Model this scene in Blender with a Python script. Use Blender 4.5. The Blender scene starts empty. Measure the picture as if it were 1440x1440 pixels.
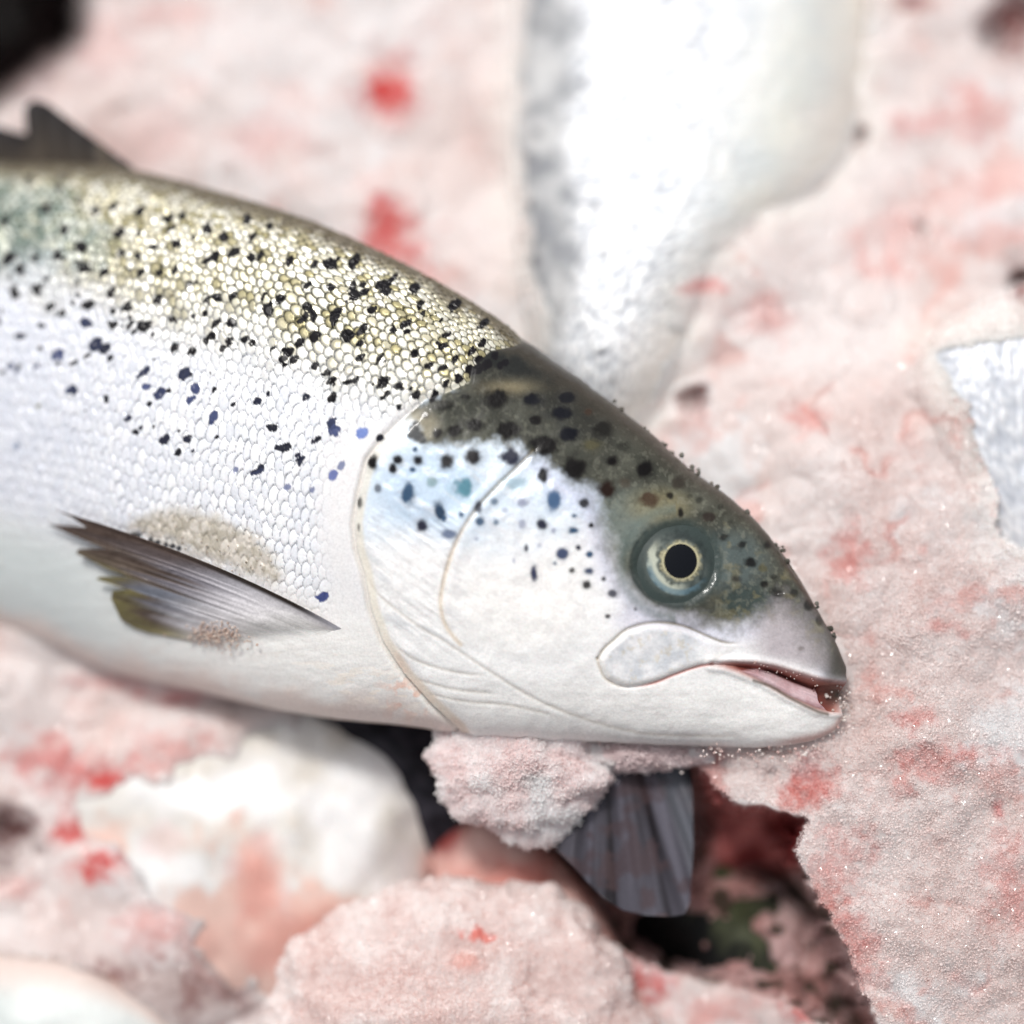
import bpy, math
import numpy as np
from mathutils import Vector

rng = np.random.default_rng(7)
U = 0.30 / 1440.0          # metres per unit; the photograph spans 1440 units across the salmon's plane
DIST = 3360.0              # camera distance in units (0.70 m)
TILT = math.radians(30)    # camera tilt from straight down
LIFT = 0.20                # the ice heap stands on ground at z = 0
sc = bpy.context.scene

# ------------------------------------------------------------------ helpers
def srgb(r, g, b):
    c = np.array([r, g, b], float) / 255.0
    return np.where(c <= 0.04045, c / 12.92, ((c + 0.055) / 1.055) ** 2.4)

def sm(x, a=0.0, b=1.0):
    t = np.clip((x - a) / (b - a), 0, 1)
    return t * t * (3 - 2 * t)

def mix(a, b, t):
    t = np.asarray(t)
    if t.ndim and any(np.ndim(q) and np.shape(q) != t.shape for q in (a, b)):
        t = t[..., None]
    return a * (1 - t) + b * t

_T = rng.random((256, 256))
def vnoise(x, y):
    xi = np.floor(x).astype(int); yi = np.floor(y).astype(int)
    fx = x - xi; fy = y - yi
    fx = fx * fx * (3 - 2 * fx); fy = fy * fy * (3 - 2 * fy)
    g = lambda i, j: _T[i & 255, j & 255]
    return (g(xi, yi) * (1 - fx) * (1 - fy) + g(xi + 1, yi) * fx * (1 - fy)
            + g(xi, yi + 1) * (1 - fx) * fy + g(xi + 1, yi + 1) * fx * fy)

def fbm(x, y, scale, octaves=4, seed=0.0, gain=0.5):
    """about -1..1"""
    s = np.zeros_like(x, float); a = 1.0; n = 0.0
    for o in range(octaves):
        f = (2.03 ** o) / scale
        s += a * (vnoise(x * f + 17.3 * o + seed, y * f + 9.1 * o + seed * 1.7) * 2 - 1)
        n += a; a *= gain
    return s / n * 1.4

def cells(x, y, size, seed=0):
    """distance to the nearest jittered point and that cell's random number"""
    X = x / size + seed * 3.7; Y = y / size + seed * 5.1
    xi = np.floor(X).astype(int); yi = np.floor(Y).astype(int)
    best = np.full(X.shape, 9.0); rid = np.zeros(X.shape)
    for i in (-1, 0, 1):
        for j in (-1, 0, 1):
            a, b = xi + i, yi + j
            cx = a + 0.1 + 0.8 * _T[a & 255, b & 255]; cy = b + 0.1 + 0.8 * _T[(a + 91) & 255, (b + 37) & 255]
            d = np.hypot(X - cx, Y - cy)
            m = d < best
            best = np.where(m, d, best); rid = np.where(m, _T[(a + 13) & 255, (b + 77) & 255], rid)
    return best, rid

def spline(pts, n=14):
    """Catmull-Rom through the points (any dimension)"""
    P = np.asarray(pts, float)
    P = np.vstack([2 * P[0] - P[1], P, 2 * P[-1] - P[-2]])
    out = []
    for i in range(1, len(P) - 2):
        t = np.linspace(0, 1, n, endpoint=False)[:, None]
        a, b, c, d = P[i - 1], P[i], P[i + 1], P[i + 2]
        out.append(0.5 * (2 * b + (c - a) * t + (2 * a - 5 * b + 4 * c - d) * t ** 2 + (3 * b - a - 3 * c + d) * t ** 3))
    out.append(P[-2][None, :])
    return np.vstack(out)

def resample(P, s_new):
    d = np.r_[0, np.cumsum(np.hypot(*(np.diff(P[:, :2], axis=0).T)))]
    d /= d[-1]
    return np.stack([np.interp(s_new, d, P[:, k]) for k in range(P.shape[1])], 1)

def line_dist(x, y, pts, reach=60.0, smooth=True):
    """distance to a polyline and the fraction along it; 1e3 beyond reach"""
    P = spline(pts, 10) if smooth and len(pts) > 2 else np.asarray(pts, float)
    D = np.full(x.shape, 1e3); F = np.zeros(x.shape)
    lo = P.min(0) - reach; hi = P.max(0) + reach
    m = np.nonzero((x > lo[0]) & (x < hi[0]) & (y > lo[1]) & (y < hi[1]))
    xx, yy = x[m], y[m]
    best = np.full(xx.shape, 1e3); fr = np.zeros(xx.shape)
    L = np.r_[0, np.cumsum(np.hypot(*np.diff(P, axis=0).T))]
    for i in range(len(P) - 1):
        a, b = P[i], P[i + 1]; ab = b - a; l2 = ab @ ab + 1e-9
        t = np.clip(((xx - a[0]) * ab[0] + (yy - a[1]) * ab[1]) / l2, 0, 1)
        d = np.hypot(xx - a[0] - t * ab[0], yy - a[1] - t * ab[1])
        k = d < best
        best = np.where(k, d, best); fr = np.where(k, (L[i] + t * (L[i + 1] - L[i])) / L[-1], fr)
    D[m] = best; F[m] = fr
    return D, F

def poly_sdf(x, y, pts, smooth=False):
    """signed distance, positive inside"""
    P = np.asarray(pts, float)
    if smooth:
        P = spline(np.vstack([P, P[:1]]), 6)[:-1]
    best = np.full(x.shape, 1e9); inside = np.zeros(x.shape, bool)
    n = len(P)
    for i in range(n):
        a, b = P[i], P[(i + 1) % n]; ab = b - a; l2 = ab @ ab + 1e-9
        t = np.clip(((x - a[0]) * ab[0] + (y - a[1]) * ab[1]) / l2, 0, 1)
        best = np.minimum(best, (x - a[0] - t * ab[0]) ** 2 + (y - a[1] - t * ab[1]) ** 2)
        if a[1] != b[1]:
            c = ((a[1] > y) != (b[1] > y)) & (x < (b[0] - a[0]) * (y - a[1]) / (b[1] - a[1]) + a[0])
            inside ^= c
    d = np.sqrt(best)
    return np.where(inside, d, -d)

CT, ST = math.cos(TILT), math.sin(TILT)
def to_world(px, py, z):
    k = (DIST - z) / DIST
    X = (px - 720) * k * U; Y = (720 - py) * k * U; Z = z * U
    return np.stack([X, Y * CT - Z * ST, Y * ST + Z * CT + LIFT], -1)

def zmap_of(px, py, z, step=3):
    """raster of the nearest surface seen from above: function (px,py) -> z"""
    W = 760
    M = np.full((W, W), -1e6)
    i = np.round((px + 420) / step).astype(int).ravel(); j = np.round((py + 420) / step).astype(int).ravel()
    ok = (i >= 0) & (i < W) & (j >= 0) & (j < W)
    np.maximum.at(M, (i[ok], j[ok]), z.ravel()[ok])
    for _ in range(3):
        E = M.copy()
        for di, dj in ((1, 0), (-1, 0), (0, 1), (0, -1)):
            E = np.maximum(E, np.roll(M, (di, dj), (0, 1)))
        M = np.where(M < -1e5, E, M)
    def f(x, y):
        a = np.clip((np.asarray(x, float) + 420) / step, 0, W - 2); b = np.clip((np.asarray(y, float) + 420) / step, 0, W - 2)
        ai = a.astype(int); bi = b.astype(int); fa = a - ai; fb = b - bi
        v = (M[ai, bi] * (1 - fa) * (1 - fb) + M[ai + 1, bi] * fa * (1 - fb) + M[ai, bi + 1] * (1 - fa) * fb + M[ai + 1, bi + 1] * fa * fb)
        x_ = np.asarray(x, float); y_ = np.asarray(y, float); far = 3 * (W - 2) - 420
        return np.where((x_ < -419) | (y_ < -419) | (x_ > far) | (y_ > far), -1e6, v)
    return f

# ------------------------------------------------------------------ objects
def set_props(o, label=None, cat=None, group=None, kind=None):
    if label: o['label'] = label
    if cat: o['category'] = cat
    if group: o['group'] = group
    if kind: o['kind'] = kind
    return o

def empty(name, p, label, cat, group=None):
    o = bpy.data.objects.new(name, None)
    sc.collection.objects.link(o)
    o.empty_display_size = 0.02
    o.location = Vector(to_world(*[np.float64(v) for v in p]))
    return set_props(o, label, cat, group)

def mesh_obj(name, world, quads=None, tris=None, col=None, mat=None, parent=None, smooth=True, loc=None, met=None, closed=True):
    world = np.asarray(world, float).reshape(-1, 3)
    if closed:                                   # turn the faces outward
        c0 = world - world.mean(0); vol = 0.0
        F = []
        if quads is not None and len(quads):
            quads = np.asarray(quads).reshape(-1, 4); F += [quads[:, [0, 1, 2]], quads[:, [0, 2, 3]]]
        if tris is not None and len(tris):
            tris = np.asarray(tris).reshape(-1, 3); F.append(tris)
        for f in F:
            vol += np.einsum('ij,ij->', c0[f[:, 0]], np.cross(c0[f[:, 1]], c0[f[:, 2]]))
        if vol < 0:
            if quads is not None and len(quads): quads = quads[:, ::-1]
            if tris is not None and len(tris): tris = tris[:, ::-1]
    base = np.array(parent_world(parent)) if parent else (np.array(loc) if loc is not None else world.mean(0))
    co = (world - base).astype(np.float32)
    me = bpy.data.meshes.new(name)
    me.vertices.add(len(co)); me.vertices.foreach_set('co', co.ravel())
    faces = []
    if quads is not None and len(quads): faces.append(np.asarray(quads, np.int32).reshape(-1, 4))
    nt = 0
    if tris is not None and len(tris): tris = np.asarray(tris, np.int32).reshape(-1, 3); nt = len(tris)
    nq = sum(len(f) for f in faces)
    loops = np.concatenate([f.ravel() for f in faces] + ([tris.ravel()] if nt else []))
    starts = np.concatenate([np.arange(nq) * 4, nq * 4 + np.arange(nt) * 3])
    totals = np.concatenate([np.full(nq, 4), np.full(nt, 3)])
    me.loops.add(len(loops)); me.loops.foreach_set('vertex_index', loops.astype(np.int32))
    me.polygons.add(nq + nt)
    me.polygons.foreach_set('loop_start', starts.astype(np.int32))
    me.polygons.foreach_set('loop_total', totals.astype(np.int32))
    me.polygons.foreach_set('use_smooth', np.full(nq + nt, smooth, bool))
    me.update(calc_edges=True); me.validate()
    if col is not None:
        c = np.ones((len(co), 4), np.float32); c[:, :3] = np.asarray(col).reshape(-1, 3)
        a = me.color_attributes.new('Col', 'FLOAT_COLOR', 'POINT'); a.data.foreach_set('color', c.ravel())
    if met is not None:
        a = me.attributes.new('Shine', 'FLOAT', 'POINT'); a.data.foreach_set('value', np.asarray(met, np.float32).ravel())
    if mat: me.materials.append(mat)
    o = bpy.data.objects.new(name, me); sc.collection.objects.link(o)
    if parent: o.parent = parent
    else: o.location = Vector(base)
    return o

def parent_world(o):
    v = Vector((0, 0, 0))
    while o is not None:
        v += o.location; o = o.parent
    return v

def grid_quads(nu, nv, wrap=False, off=0, flip=False):
    i = np.arange(nu - 1)[:, None]; j = np.arange(nv if wrap else nv - 1)[None, :]
    j2 = (j + 1) % nv
    q = np.stack(np.broadcast_arrays(i * nv + j, i * nv + j2, (i + 1) * nv + j2, (i + 1) * nv + j), -1).reshape(-1, 4) + off
    return q[:, ::-1] if flip else q

# ------------------------------------------------------------------ materials
def new_mat(name):
    m = bpy.data.materials.new(name); m.use_nodes = True
    nt = m.node_tree; nt.nodes.clear()
    out = nt.nodes.new('ShaderNodeOutputMaterial'); b = nt.nodes.new('ShaderNodeBsdfPrincipled')
    nt.links.new(b.outputs[0], out.inputs[0])
    return m, nt, b

def attr_color(nt, b, var=0.12, scale=900.0):
    """vertex colour with a fine mottling of the skin itself"""
    a = nt.nodes.new('ShaderNodeAttribute'); a.attribute_name = 'Col'
    tc = nt.nodes.new('ShaderNodeTexCoord'); n = nt.nodes.new('ShaderNodeTexNoise')
    n.inputs['Scale'].default_value = scale; n.inputs['Detail'].default_value = 4
    nt.links.new(tc.outputs['Object'], n.inputs['Vector'])
    r = nt.nodes.new('ShaderNodeMapRange'); r.inputs['From Min'].default_value = 0.3; r.inputs['From Max'].default_value = 0.7
    r.inputs['To Min'].default_value = 1 - var; r.inputs['To Max'].default_value = 1 + var * 0.6
    nt.links.new(n.outputs['Fac'], r.inputs['Value'])
    mx = nt.nodes.new('ShaderNodeVectorMath'); mx.operation = 'SCALE'
    nt.links.new(a.outputs['Color'], mx.inputs[0]); nt.links.new(r.outputs[0], mx.inputs['Scale'])
    nt.links.new(mx.outputs[0], b.inputs['Base Color'])
    return tc, n

def add_bump(nt, b, tc, scale, dist, strength=1.0, kind='noise'):
    if kind == 'noise':
        n = nt.nodes.new('ShaderNodeTexNoise'); n.inputs['Detail'].default_value = 5; o = n.outputs['Fac']
    else:
        n = nt.nodes.new('ShaderNodeTexVoronoi'); o = n.outputs['Distance']
    n.inputs['Scale'].default_value = scale
    nt.links.new(tc.outputs['Object'], n.inputs['Vector'])
    bp = nt.nodes.new('ShaderNodeBump'); bp.inputs['Distance'].default_value = dist; bp.inputs['Strength'].default_value = strength
    nt.links.new(o, bp.inputs['Height'])
    return bp

def skin_mat(name, rough=0.36, coat=0.25, var=0.10, bump=0.00006, sss=0.0):
    m, nt, b = new_mat(name)
    tc, _ = attr_color(nt, b, var, 1400.0)
    s = nt.nodes.new('ShaderNodeAttribute'); s.attribute_name = 'Shine'
    nt.links.new(s.outputs['Fac'], b.inputs['Metallic'])
    b.inputs['Roughness'].default_value = rough
    b.inputs['Specular IOR Level'].default_value = 0.12
    b.inputs['Coat Weight'].default_value = coat; b.inputs['Coat Roughness'].default_value = 0.09
    if sss:
        b.inputs['Subsurface Weight'].default_value = sss; b.inputs['Subsurface Scale'].default_value = 0.002
        b.inputs['Subsurface Radius'].default_value = (1.0, 0.6, 0.5)
    bp = add_bump(nt, b, tc, 1800.0, bump)
    nt.links.new(bp.outputs[0], b.inputs['Normal'])
    return m

def ice_mat(name, rough=0.35, grain=0.0004):
    m, nt, b = new_mat(name)
    tc, _ = attr_color(nt, b, 0.07, 500.0)
    b.inputs['Roughness'].default_value = rough
    b.inputs['IOR'].default_value = 1.31
    b.inputs['Subsurface Weight'].default_value = 0.9
    b.inputs['Subsurface Scale'].default_value = 0.007
    b.inputs['Subsurface Radius'].default_value = (1.0, 0.86, 0.82)
    b1 = add_bump(nt, b, tc, 1100.0, grain * .6, 0.3, 'voronoi')
    b2 = add_bump(nt, b, tc, 260.0, grain * 1.4, 0.3)
    nt.links.new(b1.outputs[0], b2.inputs['Normal'])
    nt.links.new(b2.outputs[0], b.inputs['Normal'])
    # every crystal face glints its own way: a random tilt per cell on the wet film
    v = nt.nodes.new('ShaderNodeTexVoronoi'); v.inputs['Scale'].default_value = 1500.0
    nt.links.new(tc.outputs['Object'], v.inputs['Vector'])
    m1 = nt.nodes.new('ShaderNodeVectorMath'); m1.operation = 'SUBTRACT'; m1.inputs[1].default_value = (.5, .5, .5)
    m2 = nt.nodes.new('ShaderNodeVectorMath'); m2.operation = 'SCALE'; m2.inputs['Scale'].default_value = 1.5
    ge = nt.nodes.new('ShaderNodeNewGeometry')
    m3 = nt.nodes.new('ShaderNodeVectorMath'); m3.operation = 'ADD'
    m4 = nt.nodes.new('ShaderNodeVectorMath'); m4.operation = 'NORMALIZE'
    nt.links.new(v.outputs['Color'], m1.inputs[0]); nt.links.new(m1.outputs[0], m2.inputs[0])
    nt.links.new(m2.outputs[0], m3.inputs[0]); nt.links.new(ge.outputs['Normal'], m3.inputs[1])
    nt.links.new(m3.outputs[0], m4.inputs[0]); nt.links.new(m4.outputs[0], b.inputs['Coat Normal'])
    wm = nt.nodes.new('ShaderNodeMapRange'); wm.inputs['From Min'].default_value = 0.03; wm.inputs['From Max'].default_value = 0.4; wm.inputs['To Max'].default_value = 0.75
    va = [n for n in nt.nodes if n.type == 'ATTRIBUTE'][0]
    nt.links.new(va.outputs['Fac'], wm.inputs['Value']); nt.links.new(wm.outputs[0], b.inputs['Coat Weight'])     # ice coloured near black gets no wet film
    b.inputs['Coat Roughness'].default_value = 0.07; b.inputs['Coat IOR'].default_value = 1.4
    b.inputs['Specular IOR Level'].default_value = 0.08
    return m

M_skin = skin_mat('salmon_skin', coat=0.20, sss=0.10)
M_skin2 = skin_mat('buried_salmon_skin', rough=0.42, coat=0.05, sss=0.1)
M_fin = skin_mat('fin_membrane', rough=0.45, coat=0.05, var=0.12)
M_pect = skin_mat('clear_rooted_fin', rough=0.45, coat=0.05, var=0.12)
nt_ = M_pect.node_tree; at_ = nt_.nodes.new('ShaderNodeAttribute'); at_.attribute_name = 'Clear'
pb_ = [n for n in nt_.nodes if n.type == 'BSDF_PRINCIPLED'][0]; nt_.links.new(at_.outputs['Fac'], pb_.inputs['Alpha'])
M_ice = ice_mat('bloodied_ice')
M_grain, nt_, b_ = new_mat('ice_crystal')
attr_color(nt_, b_, 0.05, 300.0)
b_.inputs['Roughness'].default_value = 0.25; b_.inputs['IOR'].default_value = 1.31; b_.inputs['Specular IOR Level'].default_value = 0.35
tr_ = nt_.nodes.new('ShaderNodeBsdfTranslucent'); mx_ = nt_.nodes.new('ShaderNodeMixShader'); mx_.inputs[0].default_value = 0.35
at_ = [n for n in nt_.nodes if n.type == 'ATTRIBUTE'][0]; ou_ = [n for n in nt_.nodes if n.type == 'OUTPUT_MATERIAL'][0]
nt_.links.new(at_.outputs['Color'], tr_.inputs['Color'])
nt_.links.new(b_.outputs[0], mx_.inputs[1]); nt_.links.new(tr_.outputs[0], mx_.inputs[2]); nt_.links.new(mx_.outputs[0], ou_.inputs[0])
M_eye, nt_, b_ = new_mat('eye_surface'); attr_color(nt_, b_, 0.12, 2500.0)
b_.inputs['Roughness'].default_value = 0.3; b_.inputs['Coat Weight'].default_value = 0.12; b_.inputs['Coat Roughness'].default_value = 0.06; b_.inputs['Specular IOR Level'].default_value = 0.2
M_pupil, nt_, b_ = new_mat('pupil_black')
b_.inputs['Base Color'].default_value = (0.004, 0.005, 0.008, 1); b_.inputs['Roughness'].default_value = 0.06
b_.inputs['Specular IOR Level'].default_value = 0.25
M_dark, nt_, b_ = new_mat('black_ground')
b_.inputs['Base Color'].default_value = (0.006, 0.005, 0.005, 1); b_.inputs['Roughness'].default_value = 0.9
b_.inputs['Specular IOR Level'].default_value = 0.0

# ================================================================== THE SALMON
# dorsal x,y, ventral x,y, half thickness, depth of the axis
ST_ = np.array([
 (-900,150,-900,290, 22,-430), (-620,130,-640,530, 95,-350), (-320,165,-340,735,145,-350), (-110,210,-130,833,165,-285),
 (0,232,-14,877,170,-248), (100,234,76,910,172,-208), (187,242,160,944,172,-168), (312,274,280,972,166,-116),
 (435,313,385,997,158,-70), (550,365,480,1012,148,-35), (650,420,565,1020,137,-17), (732,475,640,1030,126,-4),
 (812,530,730,1033,115,5), (887,590,830,1038,103,11), (962,652,930,1047,89,18), (1025,700,1020,1051,74,24),
 (1080,752,1080,1050,60,30), (1125,815,1125,1045,46,36), (1160,878,1157,1036,32,40), (1180,915,1175,1027,22,42), (1190,938,1183,1016,13,42)], float)
C_ = spline(ST_, 30)
d_ = np.r_[0, np.cumsum(np.hypot(np.diff((C_[:, 0] + C_[:, 2]) / 2), np.diff((C_[:, 1] + C_[:, 3]) / 2)))]
i0 = np.argmin(np.abs(C_[:, 0] + 60))
s0 = d_[i0]
s_u = np.r_[np.linspace(0, s0, 90, endpoint=False), np.linspace(s0, d_[-1], 1080)]
C_ = np.stack([np.interp(s_u, d_, C_[:, k]) for k in range(6)], 1)
NU = len(s_u); NV = 560
th = np.linspace(0, np.pi, NV)
vv = (1 - np.cos(th)) / 2
D_, V_, T_, Z_ = C_[:, None, 0:2], C_[:, None, 2:4], C_[:, None, 4], C_[:, None, 5]
PX = D_[..., 0] + (V_[..., 0] - D_[..., 0]) * vv
PY = D_[..., 1] + (V_[..., 1] - D_[..., 1]) * vv
PZ = Z_ + T_ * np.sin(th)[None, :] ** 0.82
# head: flatter cheek with its fullest point low
# mouth opening seen in profile: the front edge steps back between the jaws
frontw = sm(s_u, s_u[-1] - 46, s_u[-1])[:, None]
notch = np.exp(-((PY - 984) / 15.0) ** 4)
PX = PX - frontw * notch * 24
BX, BY, BZ = PX.copy(), PY.copy(), PZ.copy()
# smooth normals
def grid_normals(X, Y, Z):
    ax = np.gradient(X, axis=0); ay = np.gradient(Y, axis=0); az = np.gradient(Z, axis=0)
    bx = np.gradient(X, axis=1); by = np.gradient(Y, axis=1); bz = np.gradient(Z, axis=1)
    n = np.stack([ay * bz - az * by, az * bx - ax * bz, ax * by - ay * bx], -1)
    n /= np.linalg.norm(n, axis=-1, keepdims=True) + 1e-9
    n *= np.sign(n[..., 2:3].mean() + 1e-9)
    return n
NRM = grid_normals(PX, PY, PZ)
NRM[:, 0] = NRM[:, 1]; NRM[:, -1] = NRM[:, -2]
disp = np.zeros_like(PX)

# -------- feature curves (photo units)
GILL = [(664,516),(660,537),(627,552),(597,562),(575,582),(543,614),(518,647),(506,693),(499,735),(502,772),(513,806),(522,856),(539,902),(568,947),(606,989),(645,1024)]
HEAD = [(800,440),(752,474),(722,486),(690,492)] + GILL + [(670,1070),(1300,1090),(1300,400)]
PREOP = [(749,634),(727,656),(693,689),(668,718),(643,760),(627,806),(620,847),(628,880),(648,905)]
MAX_TOP = [(840,926),(848,913),(860,902),(881,885),(911,876),(940,876),(966,882),(994,894),(1018,903),(1049,905)]
MAX_BOT = [(840,926),(843,937),(853,955),(881,966),(918,960),(948,949),(979,938),(1002,933)]
MAXILLA = MAX_TOP + MAX_BOT[::-1][:-1]
MOUTH = [(1000,934),(1030,933),(1060,934),(1090,939),(1120,948),(1150,957),(1172,961),(1200,966),(1200,1000),(1162,999),(1147,995),(1110,978),(1075,958),(1040,943),(1020,936)]
LIP = [(1040,943),(1067,941),(1090,949),(1116,961),(1140,969),(1156,974),(1162,999),(1147,995),(1110,979),(1071,958)]
BR1 = [(512,806),(532,835),(564,862),(595,884),(627,902),(689,943),(752,981),(814,1008)]
BR2 = [(552,905),(590,930),(640,944),(689,949)]
BR3 = [(600,975),(660,985),(720,990),(790,1006)]
BR4 = [(585,955),(640,968),(700,974)]
JAWL = [(752,981),(830,1012),(905,1030),(980,1036),(1060,1036)]
CHEEKL = [(640,905),(700,925),(760,935),(830,925)]
DARK = [(560,575),(576,592),(600,624),(632,628),(660,626),(692,620),(730,630),(765,645),(785,667),(807,682),(838,692),(850,735),(858,765),(868,797),(899,836),(933,856),(976,870),(1018,877),(1055,872),(1080,856),(1096,846),(1131,868),(1155,898),(1172,925),(1181,950),(1230,960),(1230,700),(900,400),(700,440),(640,540),(600,558)]

sd_head = poly_sdf(PX, PY, HEAD)
sd_dark = poly_sdf(PX, PY, DARK)
sd_max = poly_sdf(PX, PY, MAXILLA)
sd_mouth = poly_sdf(PX, PY, MOUTH)
sd_lip = poly_sdf(PX, PY, LIP)
g_d, g_f = line_dist(PX, PY, GILL)
p_d, p_f = line_dist(PX, PY, PREOP)
mt_d, mt_f = line_dist(PX, PY, MAX_TOP)
mb_d, mb_f = line_dist(PX, PY, MAX_BOT)
br = [line_dist(PX, PY, L) for L in (BR1, BR2, BR3, BR4, JAWL, CHEEKL)]
gauss = lambda d, w: np.exp(-(d / w) ** 2)

low = sm(PY, 560, 640)                                    # the gill slit opens below the nape
disp += 5 * sm(sd_head, -1.5, 22) * low * sm(PX, 1000, 760)
disp -= 4.5 * gauss(np.maximum(-sd_head, 0) - 3, 4) * (sd_head < 0) * low
disp -= 2.0 * gauss(sd_head, 4) * (1 - low)
disp += 3 * sm(np.where(sd_head > 0, p_d, 99), 0, 1) * 0
# preopercle: its front plate laps over the gill cover
disp -= 2.2 * gauss(p_d, 2.0) * sm(p_f, 1.0, 0.7)
disp += 1.2 * gauss(p_d - 8, 8) * sm(p_f, 1.0, 0.7) * (PX > 620)
for k, (d, f) in enumerate(br):
    disp -= (1.1, 1.0, .8, .8, .8, .7)[k] * gauss(d, (3, 3, 3, 3, 5, 10)[k]) * sm(f, 0, .1) * sm(f, 1, .85)
# maxilla
disp += 5 * sm(sd_max, -2, 12) * sm(PX, 1030, 985) - 2.6 * gauss(mt_d, 2.2) * sm(mt_f, 1, .8) - 1.8 * gauss(mb_d, 2.2)
disp += .7 * gauss(sd_max - 6, 4) * (sd_max > 0)
# mouth
disp -= 17 * sm(sd_mouth, -4, 12)
disp += 13 * sm(sd_lip, -3, 8)
disp += 3 * gauss(sd_mouth + 6, 5)
# eye socket and the brow round it
EX, EY = 951.0, 793.0
er = np.hypot(PX - EX, (PY - EY) * 1.02)
disp -= 10 * sm(er, 64, 36)
disp += 1.2 * gauss(er - 76, 12)
# nostril
nd = np.hypot((PX - 1093), (PY - 834) * 1.3)
disp -= 5 * gauss(nd, 7); disp += 1.8 * gauss(nd - 13, 5)
# soft unevenness of the head bones and wrinkles of thin skin
inhead = sm(sd_head, 0, 20)
disp += inhead * (3.0 * fbm(PX, PY, 90, 3, 3.0) + 0.55 * fbm(PX, PY, 16, 3, 8.0) + .10 * fbm(PX, PY, 5, 2, 66))
ca, sa = math.cos(-0.62), math.sin(-0.62)
qa, qb = PX * ca - PY * sa, PX * sa + PY * ca
wr = fbm(qa, qb * 7, 60, 3, 2.0)
oper = sm(sd_head, 6, 26) * sm(PX, 690, 600) * sm(PY, 690, 740) * sm(PY, 960, 860)
disp += 1.3 * oper * wr
wr2 = fbm(PX * 2.2 + PY * 0.5, PY * 9, 170, 3, 12.0)
disp += 0.55 * inhead * sm(PY, 930, 980) * wr2
disp += 0.5 * inhead * sm(PY, 720, 760) * sm(PY, 900, 820) * fbm(PX, PY, 22, 4, 31.0)

# -------- scales
body = sm(-sd_head, -2, 3)
ds = np.gradient(s_u)
pitch = np.interp(PX[:, NV // 2], [-800, 0, 250, 480, 700], [10.2, 10.6, 11.4, 13.8, 12.8])
A = np.repeat(np.cumsum(ds / pitch)[:, None], NV, 1)
af = np.concatenate([[0], np.cumsum(np.hypot(np.diff(vv) * 0.62, np.diff(np.sin(th)) * 0.28))]); af /= af[-1]
wgt = np.interp(af, [0, .12, .3, .48, .62, .85, 1], [1.45, 1.25, 1.0, .80, .85, 1.2, 1.4])
Bc = np.cumsum(wgt * np.gradient(af)); Bc /= Bc[-1]
B = np.repeat((Bc * 68)[None, :], NU, 0)
A = A + 0.6 * fbm(PX, PY, 80, 3, 5.0) + 0.30 * (B - 34) * 0.35
B = B + 0.45 * fbm(PX, PY, 70, 3, 9.0)
bestA = np.full(A.shape, -1e9); LA = np.zeros(A.shape); LB = np.zeros(A.shape); RID = np.zeros(A.shape)
jr = np.floor(B).astype(int)
RS = 0.74
for dj in (-1, 0, 1):
    row = jr + dj
    offs = 0.5 * (row & 1)
    kf = np.floor(A - offs).astype(int)
    for dk in (-1, 0, 1, 2):
        k = kf + dk
        h1 = _T[k & 255, row & 255]; h2 = _T[(k + 101) & 255, (row + 53) & 255]
        cA = k + offs + (h1 - .5) * .28; cB = row + 0.5 + (h2 - .5) * .28
        d = np.hypot(A - cA, (B - cB) * 1.0)
        m = (d < RS) & (cA > bestA)
        bestA = np.where(m, cA, bestA); LA = np.where(m, A - cA, LA); LB = np.where(m, B - cB, LB)
        RID = np.where(m, _T[(k + 7) & 255, (row + 211) & 255], RID)
EDG = np.clip(1 - np.hypot(LA, LB) / RS, 0, 1)            # 0 at the free edge
EDG = np.where(bestA < -1e8, 0, EDG)
R2 = (RID * 7.31) % 1; R3 = (RID * 13.7) % 1
up = sm(PY - np.interp(PX, [-300, 0, 150, 300, 450, 580, 700], [370, 385, 418, 468, 520, 566, 600]) + 22 * fbm(PX, PY, 60, 2, 4), -70, 60)   # 0 back, 1 flank
VF = np.repeat(vv[None, :], NU, 0)
belly = sm(VF, .70, .84)
blurry = 1.0
amp = body * (mix(3.4, 2.0, up)) * (1 - 0.93 * belly) * sm(-sd_head, 0, 26 * 1.0)
thin = sm(PX, 470, 400) + sm(PY, 640, 560)                # smooth skin just behind the gill cover, low down
amp *= np.clip(thin + sm(-sd_head, 30, 90) * .9, 0, 1)
hs = np.minimum(1, EDG / 0.42) ** 0.6
disp += amp * (hs + (R2 - .5) * LA * 1.4 + (R3 - .5) * LB * 1.6)
disp += 0.5 * body * belly * fbm(PX * 1.0, PY * 2.2, 26, 3, 44)

# -------- skin colour, with some sheen painted into it
col = np.zeros(PX.shape + (3,))
n1 = fbm(PX, PY, 46, 4, 1.0); n2 = fbm(PX, PY, 14, 3, 6.0); n3 = fbm(PX, PY, 150, 3, 11.0); n4 = fbm(PX, PY, 6, 2, 16.0)
cream = mix(srgb(226, 219, 190), srgb(255, 252, 238), sm(RID)); creamgap = srgb(54, 52, 36)  # pale back scales, their sun sheen painted in as cream
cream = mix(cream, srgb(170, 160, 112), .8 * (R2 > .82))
teal = sm(np.hypot((PX - 20) / 150, (PY - 335) / 95) + .25 * n1, 1.05, .5)
patch = sm(n3 + .5 * n1, .35, .8) * sm(VF, .1, .2) * sm(PX, 560, 420)
cream = mix(cream, srgb(118, 146, 146), np.clip(.8 * teal + .35 * patch, 0, 1) * (0.55 + .45 * R2))
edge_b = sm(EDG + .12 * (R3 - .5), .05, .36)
back = mix(creamgap, cream, edge_b)
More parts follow.
